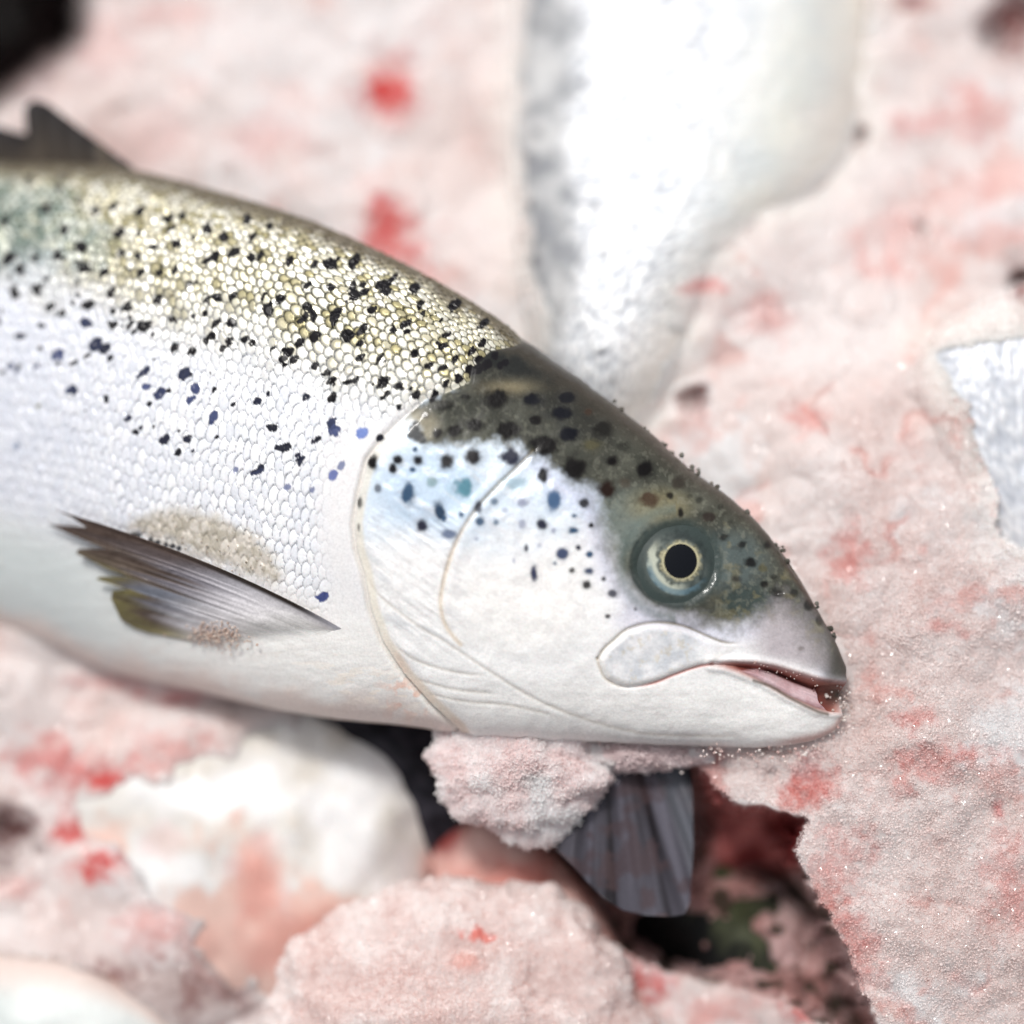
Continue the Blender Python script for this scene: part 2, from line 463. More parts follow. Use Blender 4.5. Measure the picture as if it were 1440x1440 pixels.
white = mix(srgb(234, 236, 242), srgb(252, 252, 253), RID)
whitegap = mix(srgb(148, 152, 162), srgb(190, 193, 202), sm(PX, 420, 100))
edge_w = sm(EDG, .02, .16)
flank = mix(whitegap, white, edge_w)
flank = mix(flank, srgb(204, 208, 221), .55 * sm(PX, 330, 0) + .1 * n1)
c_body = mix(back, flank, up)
smoothflank = srgb(238, 236, 236)
noscale = np.clip(1 - (amp / np.maximum(1e-6, mix(3.4, 2.0, up))), 0, 1) * up
c_body = mix(c_body, smoothflank + .02 * n1[..., None], noscale * .9)
bel = mix(srgb(246, 244, 241), srgb(206, 212, 212), sm(PX, 330, 60))
bel = mix(bel, srgb(232, 214, 206), sm(VF + .03 * n1, .93, .99) * .8)
c_body = mix(c_body, bel, belly)
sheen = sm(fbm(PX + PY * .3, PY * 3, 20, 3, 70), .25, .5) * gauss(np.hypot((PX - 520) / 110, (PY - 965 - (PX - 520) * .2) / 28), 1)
c_body = mix(c_body, srgb(255, 244, 232), sheen * .8)  # bright sparkle on the lower flank painted as colour
c_body = mix(c_body, srgb(240, 190, 168), .8 * sm(n2, .1, .7) * gauss(np.hypot((PX - 575) / 40, (PY - 975) / 30), 1))
ridge = sm(VF + .012 * n2, .055, .008)
c_body = mix(c_body, mix(srgb(70, 64, 52), srgb(112, 102, 84), edge_b), ridge * .92)
ax_d = poly_sdf(PX, PY, [(240,715),(300,722),(360,755),(397,800),(392,822),(340,800),(270,775),(180,742),(190,725)])
c_body = mix(c_body, mix(srgb(176, 166, 146), srgb(214, 205, 192), sm(n4 + n2, -.6, .8)), sm(ax_d + 7 * n2, -12, 12) * .85)
# head
hw = mix(srgb(222, 234, 246), srgb(248, 247, 246), sm(PY + 30 * n1 + .10 * (PX - 700), 700, 800))
hw = mix(hw, srgb(196, 216, 236), .75 * sm(np.hypot((PX - 600) / 95, (PY - 690) / 80), 1.1, .4))
hw = mix(hw, srgb(250, 247, 243), .6 * sm(np.hypot((PX - 730) / 110, (PY - 850) / 70), 1.2, .5))
hw = mix(hw, srgb(250, 248, 245), sm(PY, 930, 990) * .8)
hw = mix(hw, srgb(196, 192, 188), .12 * sm(fbm(PX, PY, 5, 2, 60) + .5 * n1, .2, .9) * sm(PY, 700, 760) * sm(PY, 960, 900))
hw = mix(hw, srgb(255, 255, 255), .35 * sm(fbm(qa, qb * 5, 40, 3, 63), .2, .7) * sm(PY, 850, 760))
hw = mix(hw, srgb(150, 160, 172), .30 * oper * sm(wr, .1, .6))
hw = mix(hw, srgb(190, 184, 188), .16 * sm(n2 + n4 * .6, .0, .7) * sm(PY, 690, 730) * sm(PY, 930, 860))
hw = mix(hw, srgb(206, 208, 232), .55 * gauss(sd_dark + 14, 18) * sm(PX, 700, 780))
snoutw = sm(PX, 1030, 1090) * sm(PY - .22 * (PX - 1100), 950, 915)
hw = mix(hw, srgb(188, 180, 184), snoutw)
hw = mix(hw, srgb(206, 204, 220), .55 * sm(np.hypot((PX - 930) / 80, (PY - 872) / 26), 1.1, .6))
dk = mix(srgb(52, 53, 47), srgb(92, 93, 83), np.clip(.5 + .45 * n1 + .25 * n2, 0, 1))
dk = mix(dk, srgb(124, 134, 128), .7 * sm(np.hypot((PX - 880) / 60, (PY - 735) / 55), 1.2, .3))
dk = mix(dk, srgb(142, 134, 102), .6 * sm(np.hypot((PX - 925) / 55, (PY - 712) / 30), 1.2, .3))
dk = mix(dk, srgb(92, 104, 104), .7 * sm(np.hypot((PX - 1030) / 60, (PY - 790) / 50), 1.2, .4))
dk = mix(dk, srgb(58, 70, 68), .75 * sm(np.hypot((PX - 1050) / 50, (PY - 850) / 34) + .2 * n2, 1.1, .5))
dk = mix(dk, srgb(120, 112, 82), .5 * sm(n2, .2, .7) * sm(PX, 980, 1040) * sm(PY, 690, 760))
dk = mix(dk, srgb(150, 150, 134), .22 * sm(n4 + .5 * fbm(PX, PY, 3.5, 2, 67), .1, .9))
dk = mix(dk, srgb(40, 40, 36), .30 * sm(fbm(PX, PY, 8, 3, 68), .1, .8))
dk = mix(dk, srgb(46, 45, 42), .75 * sm(PX, 930, 800) * sm(VF, .26, .06))
dk = mix(dk, srgb(66, 60, 52), sm(VF, .10, .01) * .8)
dk = mix(dk, srgb(34, 36, 36), .85 * sm(np.hypot((PX - 705) / 70, (PY - 507 - (PX - 705) * .35) / 16) + .3 * n2, 1.2, .5))
dk = mix(dk, srgb(158, 146, 116), .55 * gauss(np.hypot((PX - 715) / 34, (PY - 545) / 9), 1))
dk = mix(dk, srgb(176, 168, 146), .6 * sm(np.hypot((PX - 590) / 32, (PY - 600) / 26), 1.2, .4))
c_head = mix(hw, dk, sm(sd_dark + 7 * n2 + 4 * n4 + 3 * n1, -13 - 22 * sm(PX, 1060, 1120) - 16 * sm(PX, 790, 840), 11 + 16 * sm(PX, 1060, 1120) + 6 * sm(PX, 790, 840)))
c_head = mix(c_head, srgb(54, 66, 64), .8 * sm(er + 4 * n2, 72, 58))
c_head = mix(c_head, srgb(96, 110, 106), .5 * gauss(er - 78, 8) * (PX < 950))
c_head = mix(c_head, srgb(40, 48, 46), .6 * gauss(er - 63 - 3 * n1, 2.2) * sm(np.cos(np.arctan2(PY - EY, PX - EX) - 2.6), -.3, .5))
# gill cover rim, plate lines
rim = sm(sd_head, 15, 8) * sm(sd_head, -2, 0) * low
c_head = mix(c_head, srgb(234, 226, 208), rim * .7)
c_head = mix(c_head, srgb(126, 116, 92), .8 * gauss(p_d, 2.2) * sm(p_f, .5, .3))
c_head = mix(c_head, srgb(214, 196, 172), .7 * gauss(p_d, 3.4) * sm(p_f, .3, .5))
for k, (d, f) in enumerate(br[:5]):
    c_head = mix(c_head, srgb(200, 190, 176), .40 * gauss(d, 2.4) * sm(f, 0, .1) * sm(f, 1, .8))
c_head = mix(c_head, srgb(228, 190, 170), .5 * sm(sd_head, 18, 6) * sm(PY, 880, 930) * (.6 + .4 * n2))
c_head = mix(c_head, mix(mix(srgb(206, 209, 214), srgb(240, 239, 240), np.clip(.5 + n2 * .8, 0, 1)), srgb(206, 192, 164), .4 * sm(n4, .35, .8)), sm(sd_max, 4, 12) * sm(PX, 1000, 960))
c_head = mix(c_head, srgb(236, 232, 226), gauss(sd_max - 5, 4) * .35)
c_head = mix(c_head, srgb(122, 110, 84), .75 * gauss(mt_d, 1.7) * sm(mt_f, 1, .85))
c_head = mix(c_head, srgb(196, 112, 96), .8 * gauss(mb_d, 2.2) * sm(mb_f, .35, .55))
c_head = mix(c_head, srgb(190, 176, 156), .6 * gauss(mb_d, 2.2) * sm(mb_f, .4, .2))
c_head = mix(c_head, srgb(172, 112, 102), sm(sd_mouth, -9, 0) * .8 * sm(PX, 985, 1030))
c_head = mix(c_head, mix(srgb(178, 122, 110), srgb(128, 66, 58), sm(sd_lip, -14, -2)), sm(sd_mouth, -2, 3))
mg_d, mg_f = line_dist(PX, PY, [(1066,939),(1090,947),(1118,959),(1142,968),(1158,972)])
c_head = mix(c_head, srgb(44, 14, 14), .95 * gauss(mg_d, 3.6) * sm(mg_f, 0, .2))
c_head = mix(c_head, mix(srgb(186, 150, 154), srgb(206, 180, 184), np.clip(.5 + n2, 0, 1)), sm(sd_lip, -1, 3))
low_d, low_f = line_dist(PX, PY, [(1060,957),(1085,966),(1110,981),(1147,999),(1163,1004)])
c_head = mix(c_head, srgb(92, 84, 74), .8 * gauss(low_d, 2.6))
chin_d, chin_f = line_dist(PX, PY, [(1070,1048),(1141,1038),(1172,1026),(1184,1012)])
c_head = mix(c_head, srgb(196, 150, 140), .7 * gauss(chin_d, 6) * sm(chin_f, 0, .5))
c_head = mix(c_head, srgb(70, 68, 62), sm(PX + .25 * (PY - 900), 1160, 1186) * sm(PY, 968, 945) * .85)
vein = sm(np.abs(fbm(PX, PY * 1.8, 70, 2, 91)), .035, .0) * sm(PY, 985, 1010) * sm(PX, 780, 860)
c_head = mix(c_head, srgb(206, 208, 210), vein * .0)
col = mix(c_body, c_head, sm(sd_head, -1.5, 1.5))
# the slit behind the rim
col = mix(col, srgb(222, 214, 202), .6 * gauss(np.maximum(-sd_head, 0) - 3, 4) * (sd_head < 0) * low)

# -------- spots, painted on a raster of the skin then sampled
SPR = np.zeros((1240, 1100)); SPC = np.zeros((1240, 1100, 3))
gx, gy = np.meshgrid(np.arange(1240.0), np.arange(1100.0), indexing='ij')
spn = fbm(gx, gy, 9, 3, 21.0); spn2 = fbm(gx, gy, 24, 2, 24.0)
K = srgb(14, 11, 11); KB = srgb(18, 19, 26)
def spot(x, y, rx, ry=None, color=K, op=1.0, rag=.14, ang=0.0, soft=.34):
    ry = ry or rx
    R = max(rx, ry) * 2 + 6
    a, b = max(0, int(x - R)), min(1240, int(x + R)); c, d = max(0, int(y - R)), min(1100, int(y + R))
    if a >= b or c >= d: return
    dx = gx[a:b, c:d] - x; dy = gy[a:b, c:d] - y
    u = (dx * math.cos(ang) + dy * math.sin(ang)) / rx; w = (-dx * math.sin(ang) + dy * math.cos(ang)) / ry
    q = np.hypot(u, w) + rag * (spn[a:b, c:d] * 1.3 + spn2[a:b, c:d])
    al = sm(q, 1 + soft, 1 - soft) * op
    SPC[a:b, c:d] = np.where((al > SPR[a:b, c:d])[..., None], np.asarray(color), SPC[a:b, c:d])
    SPR[a:b, c:d] = np.maximum(SPR[a:b, c:d], al)
BL = srgb(58, 84, 112); TL = srgb(84, 136, 152); BR = srgb(66, 46, 34); OL = srgb(84, 80, 58); NV_ = srgb(44, 46, 62); LV = srgb(132, 138, 166)
c2 = lambda x, y: (460 + x / 2.4, 460 + y / 2.4)
for x, y, rx, ry, c, op in [
 (572,243,38,32,K,1),(697,247,32,20,KB,1),(815,237,27,18,KB,.9),(795,290,36,22,KB,1),(700,313,20,16,K,1),(497,330,29,25,K,1),(433,350,22,21,K,1),
 (372,360,15,15,K,1),(605,350,39,30,K,1),(818,363,32,24,KB,1),(730,403,45,33,K,1),(835,480,38,35,K,1),(930,348,34,24,K,.75),(895,402,27,20,OL,.8),
 (963,458,21,20,K,1),(1000,405,22,16,K,.5),(330,298,13,11,K,.8),(395,265,28,15,K,.7),(465,235,16,9,K,.8),(728,495,19,26,KB,1),(865,595,17,16,K,.95),(890,670,9,8,K,1),
 (1005,530,18,16,BR,.4),(880,285,14,10,BR,.6),
 (497,437,28,27,srgb(40,38,40),1),(402,452,24,26,srgb(44,44,46),1),(617,440,34,27,NV_,1),(308,452,19,17,KB,1),(290,482,10,9,BL,1),(237,448,15,13,KB,1),(222,480,12,19,KB,1),
 (297,415,8,8,BL,1),(180,375,13,12,K,.9),(153,455,17,29,K,1),(173,545,13,16,NV_,.8),(273,560,22,34,BL,1),(352,522,18,16,srgb(110,140,140),.7),(462,538,34,35,TL,.95),
 (380,620,18,26,srgb(40,62,86),1),(453,632,11,14,BL,1),(322,672,18,20,NV_,1),(415,700,26,17,srgb(84,98,128),.9),(110,593,9,18,K,.8),(107,675,5,11,K,.7),(395,645,9,10,BL,1),
 (638,530,30,22,TL,.5),(565,588,14,12,BL,.8),(662,595,18,15,LV,.8),(763,585,25,32,srgb(74,100,134),1),(515,658,14,14,BL,.95),(570,658,11,11,BL,.8),(658,665,16,19,LV,.7),
 (722,665,17,17,NV_,1),(764,687,8,8,LV,.7),(715,737,10,9,LV,.5),(672,746,9,14,NV_,.9),(795,765,18,17,srgb(72,82,110),1),(848,745,10,10,NV_,1),(885,768,12,10,BL,1),
 (833,688,18,12,BL,1),(833,640,9,7,BL,.9),(698,830,12,24,srgb(62,66,92),1),(630,788,5,9,LV,.6),(768,797,8,7,BL,.8),(826,820,10,9,K,.9),(884,823,18,12,srgb(70,80,104),1),
 (875,870,13,13,K,.95),(933,850,9,8,K,.9),(962,900,14,13,NV_,.9),(947,975,8,7,K,.9),(504,715,10,8,LV,.6),(510,607,12,19,NV_,.9),(600,618,12,8,LV,.5)]:
    X, Y = c2(x, y); spot(X, Y, rx / 2.4 * 1.25, ry / 2.4 * 1.25, np.asarray(c) * 1.6 + .02, op * .38, .2, 0, .6); spot(X, Y, rx / 2.4, ry / 2.4, c, op, .20, 0, .42)
# the dark wedge at the top of the gill cover
for x, y, r in ((583,605,8),(579,612,7),(588,614,9),(594,620,6),(585,597,5)):
    spot(x, y, r, r * .9, srgb(66, 66, 66), .95, .06)
c1 = lambda x, y: (780 + x / 3.27, 640 + y / 3.27)
for x, y, rx, ry, c, op in [(412,68,30,40,K,1),(570,130,30,28,srgb(52,46,40),.85),(238,160,40,40,srgb(36,22,16),1),(432,205,40,32,srgb(66,48,36),.9),(432,200,24,18,srgb(52,36,28),.8),
 (530,185,17,15,K,.9),(320,130,26,24,BR,.3),(578,270,13,26,K,.95),(660,210,18,17,K,.6),(712,285,28,19,srgb(48,40,36),.9),(775,378,20,19,K,.75),(865,410,21,20,K,.85),(900,490,25,23,K,.9),
 (980,412,22,24,K,.8),(835,570,21,19,srgb(50,48,46),.85),(965,592,17,16,K,.9),(1030,640,32,26,srgb(48,46,44),.9),(1100,630,20,18,K,.7),(1065,480,24,32,srgb(50,48,40),.8),(700,110,18,14,K,.6),
 (805,315,16,14,K,.45),(1170,690,20,24,K,.8),(455,420,32,26,srgb(50,56,54),.8),(960,520,18,16,OL,.8),(620,190,12,10,K,.4),(760,240,12,12,K,.5),(1010,560,14,12,K,.4),(1125,560,14,18,K,.6),
 (372,708,7,7,K,.6),(1130,890,16,12,srgb(120,112,108),.6),(90,285,9,7,BL,.7),(1215,760,14,20,K,.6)]:
    X, Y = c1(x, y); spot(X, Y, rx / 3.27, ry / 3.27, c, op, .24, 0, .45)
# body flecks: dark corners left between scales
c3 = lambda x, y: (x / 2.88, 100 + y / 2.88)
F3 = [(240,480),(320,530),(465,545),(570,570),(25,605),(265,650),(480,665),(570,655),(680,600),(740,580),(840,640),(905,675),(1025,675),(720,700),(620,715),(555,750),(490,735),(325,715),(235,750),
 (35,760),(140,760),(75,805),(345,805),(420,820),(575,820),(650,820),(710,810),(770,865),(950,740),(1020,760),(1060,745),(850,765),(940,915),(835,930),(880,915),(830,985),
 (65,900),(160,885),(205,960),(255,975),(300,940),(355,945),(455,890),(520,960),(470,1025),(345,1020),(640,925),(700,1005),(590,1030),(880,1020),(945,1020),
 (80,1075),(150,1195),(240,1148),(390,1105),(430,1120),(295,1290),(715,1120),(780,1135),(900,1125),(990,1085),(930,1090),(860,1075),(1025,1105),
 (795,1285),(775,1330),(590,1210),(590,1280),(650,1305),(750,1225),(515,1410),(865,1395),(1040,1340),(45,1195),(120,440),(185,560),(390,570),(700,640),(785,680),(1000,600),(1100,630)]
F4 = [(30,160),(185,200),(330,210),(400,210),(430,215),(290,330),(425,335),(545,335),(600,330),(550,385),(610,365),(45,385),(135,405),(75,440),(75,480),(290,445),(270,515),(330,505),(440,510),(650,465),
 (525,610),(590,585),(590,650),(335,615),(250,645),(85,695),(185,700),(150,740),(225,745),(330,780),(400,815),(430,860),(530,865),(590,735),(690,745),(770,575),(840,540),(850,590),(895,700),(915,445),(940,485),
 (1035,530),(1075,605),(1045,670),(1280,650),(1210,705),(1120,735),(975,775),(1050,795),(1060,885),(1135,850),(720,870),(690,900),(740,935),(800,890),(905,940),(1000,950),(705,330),(735,365),(890,345),(550,200),(775,285),(1280,545),(1120,440),
 (70,935),(275,960),(430,960),(350,1190),(320,1210),(435,1140),(420,1100),(100,1120),(160,1235),(260,1300),(10,1375),(810,1010),(700,1185),(5,980),(1350,710),(1300,770),(1220,800),(1400,760),(1250,740)]
big = {(440,510),(525,610),(650,465),(895,700),(185,200),(850,640),(1350,710),(1220,800),(1400,760)}
for P, cv in ((F3, c3), (F4, lambda x, y: (360 + x / 4, 320 + y / 4))):
    for (x, y) in P:
        X, Y = cv(x, y)
        r = rng.uniform(5.2, 8.2) * (1.35 if (x, y) in big else 1)
        white_z = Y > np.interp(X, [0, 150, 300, 450, 580], [385, 418, 468, 520, 566]) + 40
        c = srgb(22, 20, 24) if not white_z else mix(srgb(34, 35, 46), srgb(84, 94, 136), rng.random() ** 2 * .8)
        spot(X, Y, r * rng.uniform(1.0, 1.35), r * rng.uniform(.65, .95), c, .97, .42, rng.uniform(-1.1, -.3), .12)
        if rng.random() < .35:
            spot(X + rng.uniform(-9, 9), Y + rng.uniform(-9, 9), r * .55, r * .4, c, .95, .4, rng.uniform(-1.2, 0), .12)
for x, y, r, c in ((363,662,8,NV_),(455,838,9,srgb(70,80,130)),(179,590,6,NV_),(232,617,8,NV_),(264,618,7,NV_),(300,585,5,NV_),(198,602,5,NV_),(100,549,8,srgb(84,96,130)),(25,626,7,srgb(150,160,180)),(54,571,4,srgb(140,140,120)),
                   (468,668,7,srgb(110,120,170)),(510,607,10,srgb(120,140,200)),(440,688,5,LV),(405,685,5,LV),(480,655,6,LV),(272,634,3,NV_),(332,660,4,LV),(420,640,5,NV_),(398,628,6,NV_)):
    spot(x, y, r, r * .75, c, .9, .35, -.7)
# loose dark specks along the fin's upper edge
for _ in range(46):
    x = rng.uniform(-4, 330); y = rng.uniform(0, 1) ** .8 * 250 + 285 + .42 * x
    spot(x, y, rng.uniform(3, 5.5), rng.uniform(2.4, 4), srgb(30, 29, 36), .9, .45, rng.uniform(-1.2, -.2), .14)
for x, y, r in ((187,752,6),(195,753,5),(212,760,5),(222,763,5),(234,766,4),(243,768,4),(252,771,3)):
    spot(x, y, r, r * .8, srgb(70, 72, 76), .9, .3)
ix = np.clip(PX, 0, 1238.9); iy = np.clip(PY, 0, 1098.9)
ia = ix.astype(int); ib = iy.astype(int); fa = ix - ia; fb = iy - ib
sa_ = SPR[ia, ib] * (1 - fa) * (1 - fb) + SPR[ia + 1, ib] * fa * (1 - fb) + SPR[ia, ib + 1] * (1 - fa) * fb + SPR[ia + 1, ib + 1] * fa * fb
sa_ = np.where((PX < 1) | (PX > 1238), 0, sa_)
sc_ = SPC[ia, ib]
# on the scaled body the flecks follow the scale outlines
sa_b = sm(sa_ + .35 * (.45 - EDG) * (sa_ > .02), .30, .62)
sa_f = mix(sa_b, sa_, sm(sd_head, -4, 4))
col = mix(col, sc_, np.clip(sa_f, 0, 1))
# flecks beyond the frame, so the fish goes on
dd, rid2 = cells(PX, PY, 34, 4)
off = (PX < 2) & (VF < .45)
col = mix(col, K, (sm(dd + .1 * n2, .27, .16) * off * (rid2 > .3)))
shine = np.clip(.45 * body * (1 - up) * edge_b + .12 * body * up * (1 - belly) + (.10 + .28 * sm(fbm(qa, qb * 5, 40, 3, 63) + .4 * n2, 0, .6)) * (1 - body) * sm(sd_dark, 0, -12) * sm(PY, 830, 700), 0, 1)
shine *= 1 - np.clip(sa_f, 0, 1)

PX = PX + NRM[..., 0] * disp; PY = PY + NRM[..., 1] * disp; PZ = PZ + NRM[..., 2] * disp
fish_z = zmap_of(PX, PY, PZ, 3)
# far side
NB = 70
tb = np.linspace(np.pi, 2 * np.pi, NB + 2)[1:-1]
vb = (1 - np.cos(tb)) / 2
QX = D_[..., 0] + (V_[..., 0] - D_[..., 0]) * vb; QY = D_[..., 1] + (V_[..., 1] - D_[..., 1]) * vb
QZ = Z_ - T_ * .9 * np.abs(np.sin(tb))[None, :] ** .82
QX = QX - frontw * np.exp(-((QY - 984) / 15.0) ** 4) * 24
qc = mix(srgb(80, 76, 62), srgb(226, 226, 226), sm(vb, .1, .5))[None].repeat(NU, 0)
AX = np.concatenate([PX, QX], 1); AY = np.concatenate([PY, QY], 1); AZ = np.concatenate([PZ, QZ], 1)
AC = np.concatenate([col, qc], 1); AS = np.concatenate([shine, np.zeros_like(QX)], 1)
NR = NV + NB
W = to_world(AX, AY, AZ).reshape(-1, 3)
quads = grid_quads(NU, NR, wrap=True)
# close the snout and the tail stub with fans
tip = to_world(AX[-1].mean(), AY[-1].mean(), AZ[-1].mean()); tl = to_world(AX[0].mean() - 6, AY[0].mean(), AZ[0].mean())
nW = len(W); W = np.vstack([W, tip, tl])
j = np.arange(NR); j2 = (j + 1) % NR
tris = np.vstack([np.stack([(NU - 1) * NR + j, (NU - 1) * NR + j2, np.full(NR, nW)], 1), np.stack([j2, j, np.full(NR, nW + 1)], 1)])
salmon = empty('salmon', (720, 1040, -60), 'large spotted salmon lying on its side across the ice with its mouth ajar', 'fish')
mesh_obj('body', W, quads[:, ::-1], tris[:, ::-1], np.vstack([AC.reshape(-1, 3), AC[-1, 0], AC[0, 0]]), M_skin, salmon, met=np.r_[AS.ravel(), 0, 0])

# -------- eye
def dome(cx, cy, R, h, z0, nr=60, na=120, lift=0.0, squash=1.0, rmax=None):
    r = np.linspace(0, 1, nr)[1:]; a = np.linspace(0, 2 * np.pi, na, endpoint=False)
    rr, aa = np.meshgrid(r, a, indexing='ij')
    rm = rmax or R
    x = cx + rr * rm * np.cos(aa); y = cy + rr * rm * np.sin(aa) * squash
    d = np.hypot(x - EX, y - EY) / 57.0
    z = z0 + h * np.sqrt(np.clip(1 - .85 * d * d, 0, 1)) + lift
    zc = z0 + h * np.sqrt(max(0, 1 - .85 * (np.hypot(cx - EX, cy - EY) / 57) ** 2)) + lift
    P = np.vstack([to_world(x, y, z).reshape(-1, 3), to_world(np.float64(cx), np.float64(cy), np.float64(zc))])
    q = grid_quads(nr - 1, na, wrap=True)
    k = np.arange(na); t = np.stack([k, (k + 1) % na, np.full(na, (nr - 1) * na)], 1)
    return P, q, t[:, ::-1], x, y
zE = float(np.median(fish_z(EX + 74 * np.cos(np.linspace(0, 6.28, 40)), EY + 74 * np.sin(np.linspace(0, 6.28, 40)))))
# tilt of the face round the eye
def plane_z(x, y):
    return zE + (x - EX) * gE[0] + (y - EY) * gE[1]
gE = ((float(fish_z(EX + 76, EY)) - float(fish_z(EX - 76, EY))) / 152, (float(fish_z(EX, EY + 76)) - float(fish_z(EX, EY - 76))) / 152)
def eye_mesh(cx, cy, rm, lift, squash=1.0, nr=60, na=128):
    r = np.linspace(0, 1, nr)[1:]; a = np.linspace(0, 2 * np.pi, na, endpoint=False)
    rr, aa = np.meshgrid(r, a, indexing='ij')
    x = np.r_[(cx + rr * rm * np.cos(aa)).ravel(), cx]; y = np.r_[(cy + rr * rm * np.sin(aa) * squash).ravel(), cy]
    d = np.hypot(x - EX, y - EY) / 60.0
    z = plane_z(x, y) - 5.5 + 8 * (1 - d * d) + lift
    q = grid_quads(nr - 1, na, wrap=True); k = np.arange(na)
    t = np.stack([k, (k + 1) % na, np.full(na, (nr - 1) * na)], 1)
    return x, y, z, q, t[:, ::-1]
x, y, z, q, t = eye_mesh(EX, EY, 59, 0)
PXE, PYE = 957.0, 789.0
rp = np.hypot(x - PXE, y - PYE); ro = np.hypot(x - EX, y - EY); an = np.arctan2(y - PYE, x - PXE)
ne = fbm(an * 30, rp * .5, 3.0, 3, 5); nf = fbm(x, y, 7, 3, 8)
ce = mix(srgb(52, 60, 58), srgb(100, 108, 104), np.clip(.5 + .6 * nf, 0, 1))
cres = sm(np.abs(rp - 40 + 3 * nf), 9, 3) * sm(np.cos(an - 2.6), .15, .8)       # pale crescent behind and below the pupil
ce = mix(ce, srgb(190, 194, 178), .9 * cres)
ce = mix(ce, srgb(88, 120, 136), .7 * sm(np.abs(rp - 44), 6, 2) * sm(np.cos(an - 1.9), .1, .8))
ce = mix(ce, srgb(40, 48, 48), .8 * sm(np.abs(rp - 38), 10, 4) * sm(np.cos(an + .9), .1, .8))
ce = mix(ce, srgb(58, 68, 66), sm(ro + 5 * nf, 40, 52))
ce = mix(ce, mix(srgb(186, 180, 150), srgb(112, 108, 84), np.clip(.45 + 1.0 * ne, 0, 1)), .8 * sm(rp + 4 * nf, 32, 26))
ce = mix(ce, srgb(214, 206, 164), .8 * sm(np.abs(rp - 24.6), 2.4, .8) * np.clip(.6 + ne, 0, 1))
eye = mesh_obj('eye', to_world(x, y, z), q, t, ce, M_eye, salmon, closed=False)
x, y, z, q, t = eye_mesh(PXE, PYE, 23.0, 0.9, 1.05, 24, 96)
mesh_obj('pupil', to_world(x, y, z), q, t, None, M_pupil, eye, closed=False)

# -------- pectoral fin
TIPS = [(0,75,716),(.05,100,727),(.10,122,742),(.13,66,737),(.22,100,752),(.28,150,772),(.34,110,772),(.39,107,778),(.50,150,800),(.55,182,812),(.585,140,811),(.62,135,815),(.67,160,820),(.70,184,829),(.74,158,831),(.80,156,842),(.88,170,872),(.95,190,884),(1,212,892)]
tt = np.linspace(0, 1, 240); rr_ = np.linspace(0, 1, 150)
tx = np.interp(tt, [p[0] for p in TIPS], [p[1] for p in TIPS]); ty = np.interp(tt, [p[0] for p in TIPS], [p[2] for p in TIPS])
bx = np.interp(tt, [0, 1], [496, 405]); by = np.interp(tt, [0, 1], [893, 918])
cx = np.interp(tt, [0, 1], [322, 300]); cy = np.interp(tt, [0, .5, 1], [789, 852, 916])
TT, RR = np.meshgrid(tt, rr_, indexing='ij')
w0, w1, w2 = (1 - RR) ** 2, 2 * RR * (1 - RR), RR ** 2
fx = bx[:, None] * w0 + cx[:, None] * w1 + tx[:, None] * w2
fy = by[:, None] * w0 + cy[:, None] * w1 + ty[:, None] * w2
ray = np.sin(TT * 2 * np.pi * 13 + .6 * fbm(TT * 30, RR * 2, 3, 2, 3))
f_n = fbm(TT * 46, RR * 3.2, 2.0, 4, 4); f_n2 = fbm(fx, fy, 40, 3, 9)
fz0 = fish_z(fx, fy)
lift = 3 + 15 * sm(RR, 0, .35) * sm(TT, 1.02, .80) + 6 * gauss(TT, .10) * sm(RR, 0, .2) + 0.7 * ray * sm(RR, .25, .6) + 5 * RR * f_n2
lift = lift - 7 * sm(RR, .12, 0) - 6 * sm(TT, .93, 1.0)
lift = mix(lift, -.6, .95 * sm(TT, .45, 1) * sm(RR, .80, .45))
fz = np.median(fz0[:, :], axis=0, keepdims=True) * 0 + fz0 + lift
fc = mix(srgb(196, 194, 202), srgb(132, 128, 136), sm(RR + .15 * f_n, .25, .7))
fc = mix(fc, srgb(104, 112, 124), .7 * sm(np.abs(TT - .62), .2, .05) * sm(RR, .35, .8))
fc = mix(fc, srgb(92, 80, 72), sm(RR + .22 * f_n + .10 * np.sin(TT * 40), .60, .88))
fc = mix(fc, srgb(178, 170, 124), .9 * sm(TT + .05 * f_n, .86, .97) * sm(RR, .35, .7))
fc = mix(fc, srgb(120, 114, 76), .8 * sm(RR + .1 * f_n, .82, .98) * sm(TT, .3, .6))
fc = mix(fc, srgb(58, 46, 42), .75 * sm(f_n, .12, .55) * sm(RR, .5, .75) * sm(TT, .95, .75))
fc = mix(fc, srgb(190, 202, 214), .65 * sm(f_n, .25, .6) * sm(np.abs(TT - .62), .22, .1) * sm(RR, .95, .6))
fc = mix(fc, srgb(52, 44, 40), sm(TT + .015 * f_n, .115, .05) * sm(RR, .04, .22))
fc = mix(fc, srgb(84, 70, 64), .8 * sm(TT, .3, .1) * sm(RR, .42, .7))
fc = mix(fc, srgb(234, 230, 232), sm(RR + .05 * f_n - .42 * TT, .50, .06) * sm(TT, .05, .12))
fc = mix(fc, srgb(234, 232, 230), .9 * sm(RR - .3 * TT + .04 * f_n, .26, .05) * sm(TT, .10, .2))
fc = mix(fc, srgb(228, 222, 216), sm(TT, .80, .95) * sm(RR, .62, .4))
fc = fc * (1 + .05 * ray * sm(RR, .25, .5))[..., None]
fc = np.clip(fc, .005, .9)
n_t, n_r = fx.shape
top = to_world(fx, fy, fz).reshape(-1, 3); bot = to_world(fx, fy, fz - 3.0).reshape(-1, 3)
q1 = grid_quads(n_t, n_r); n0 = n_t * n_r
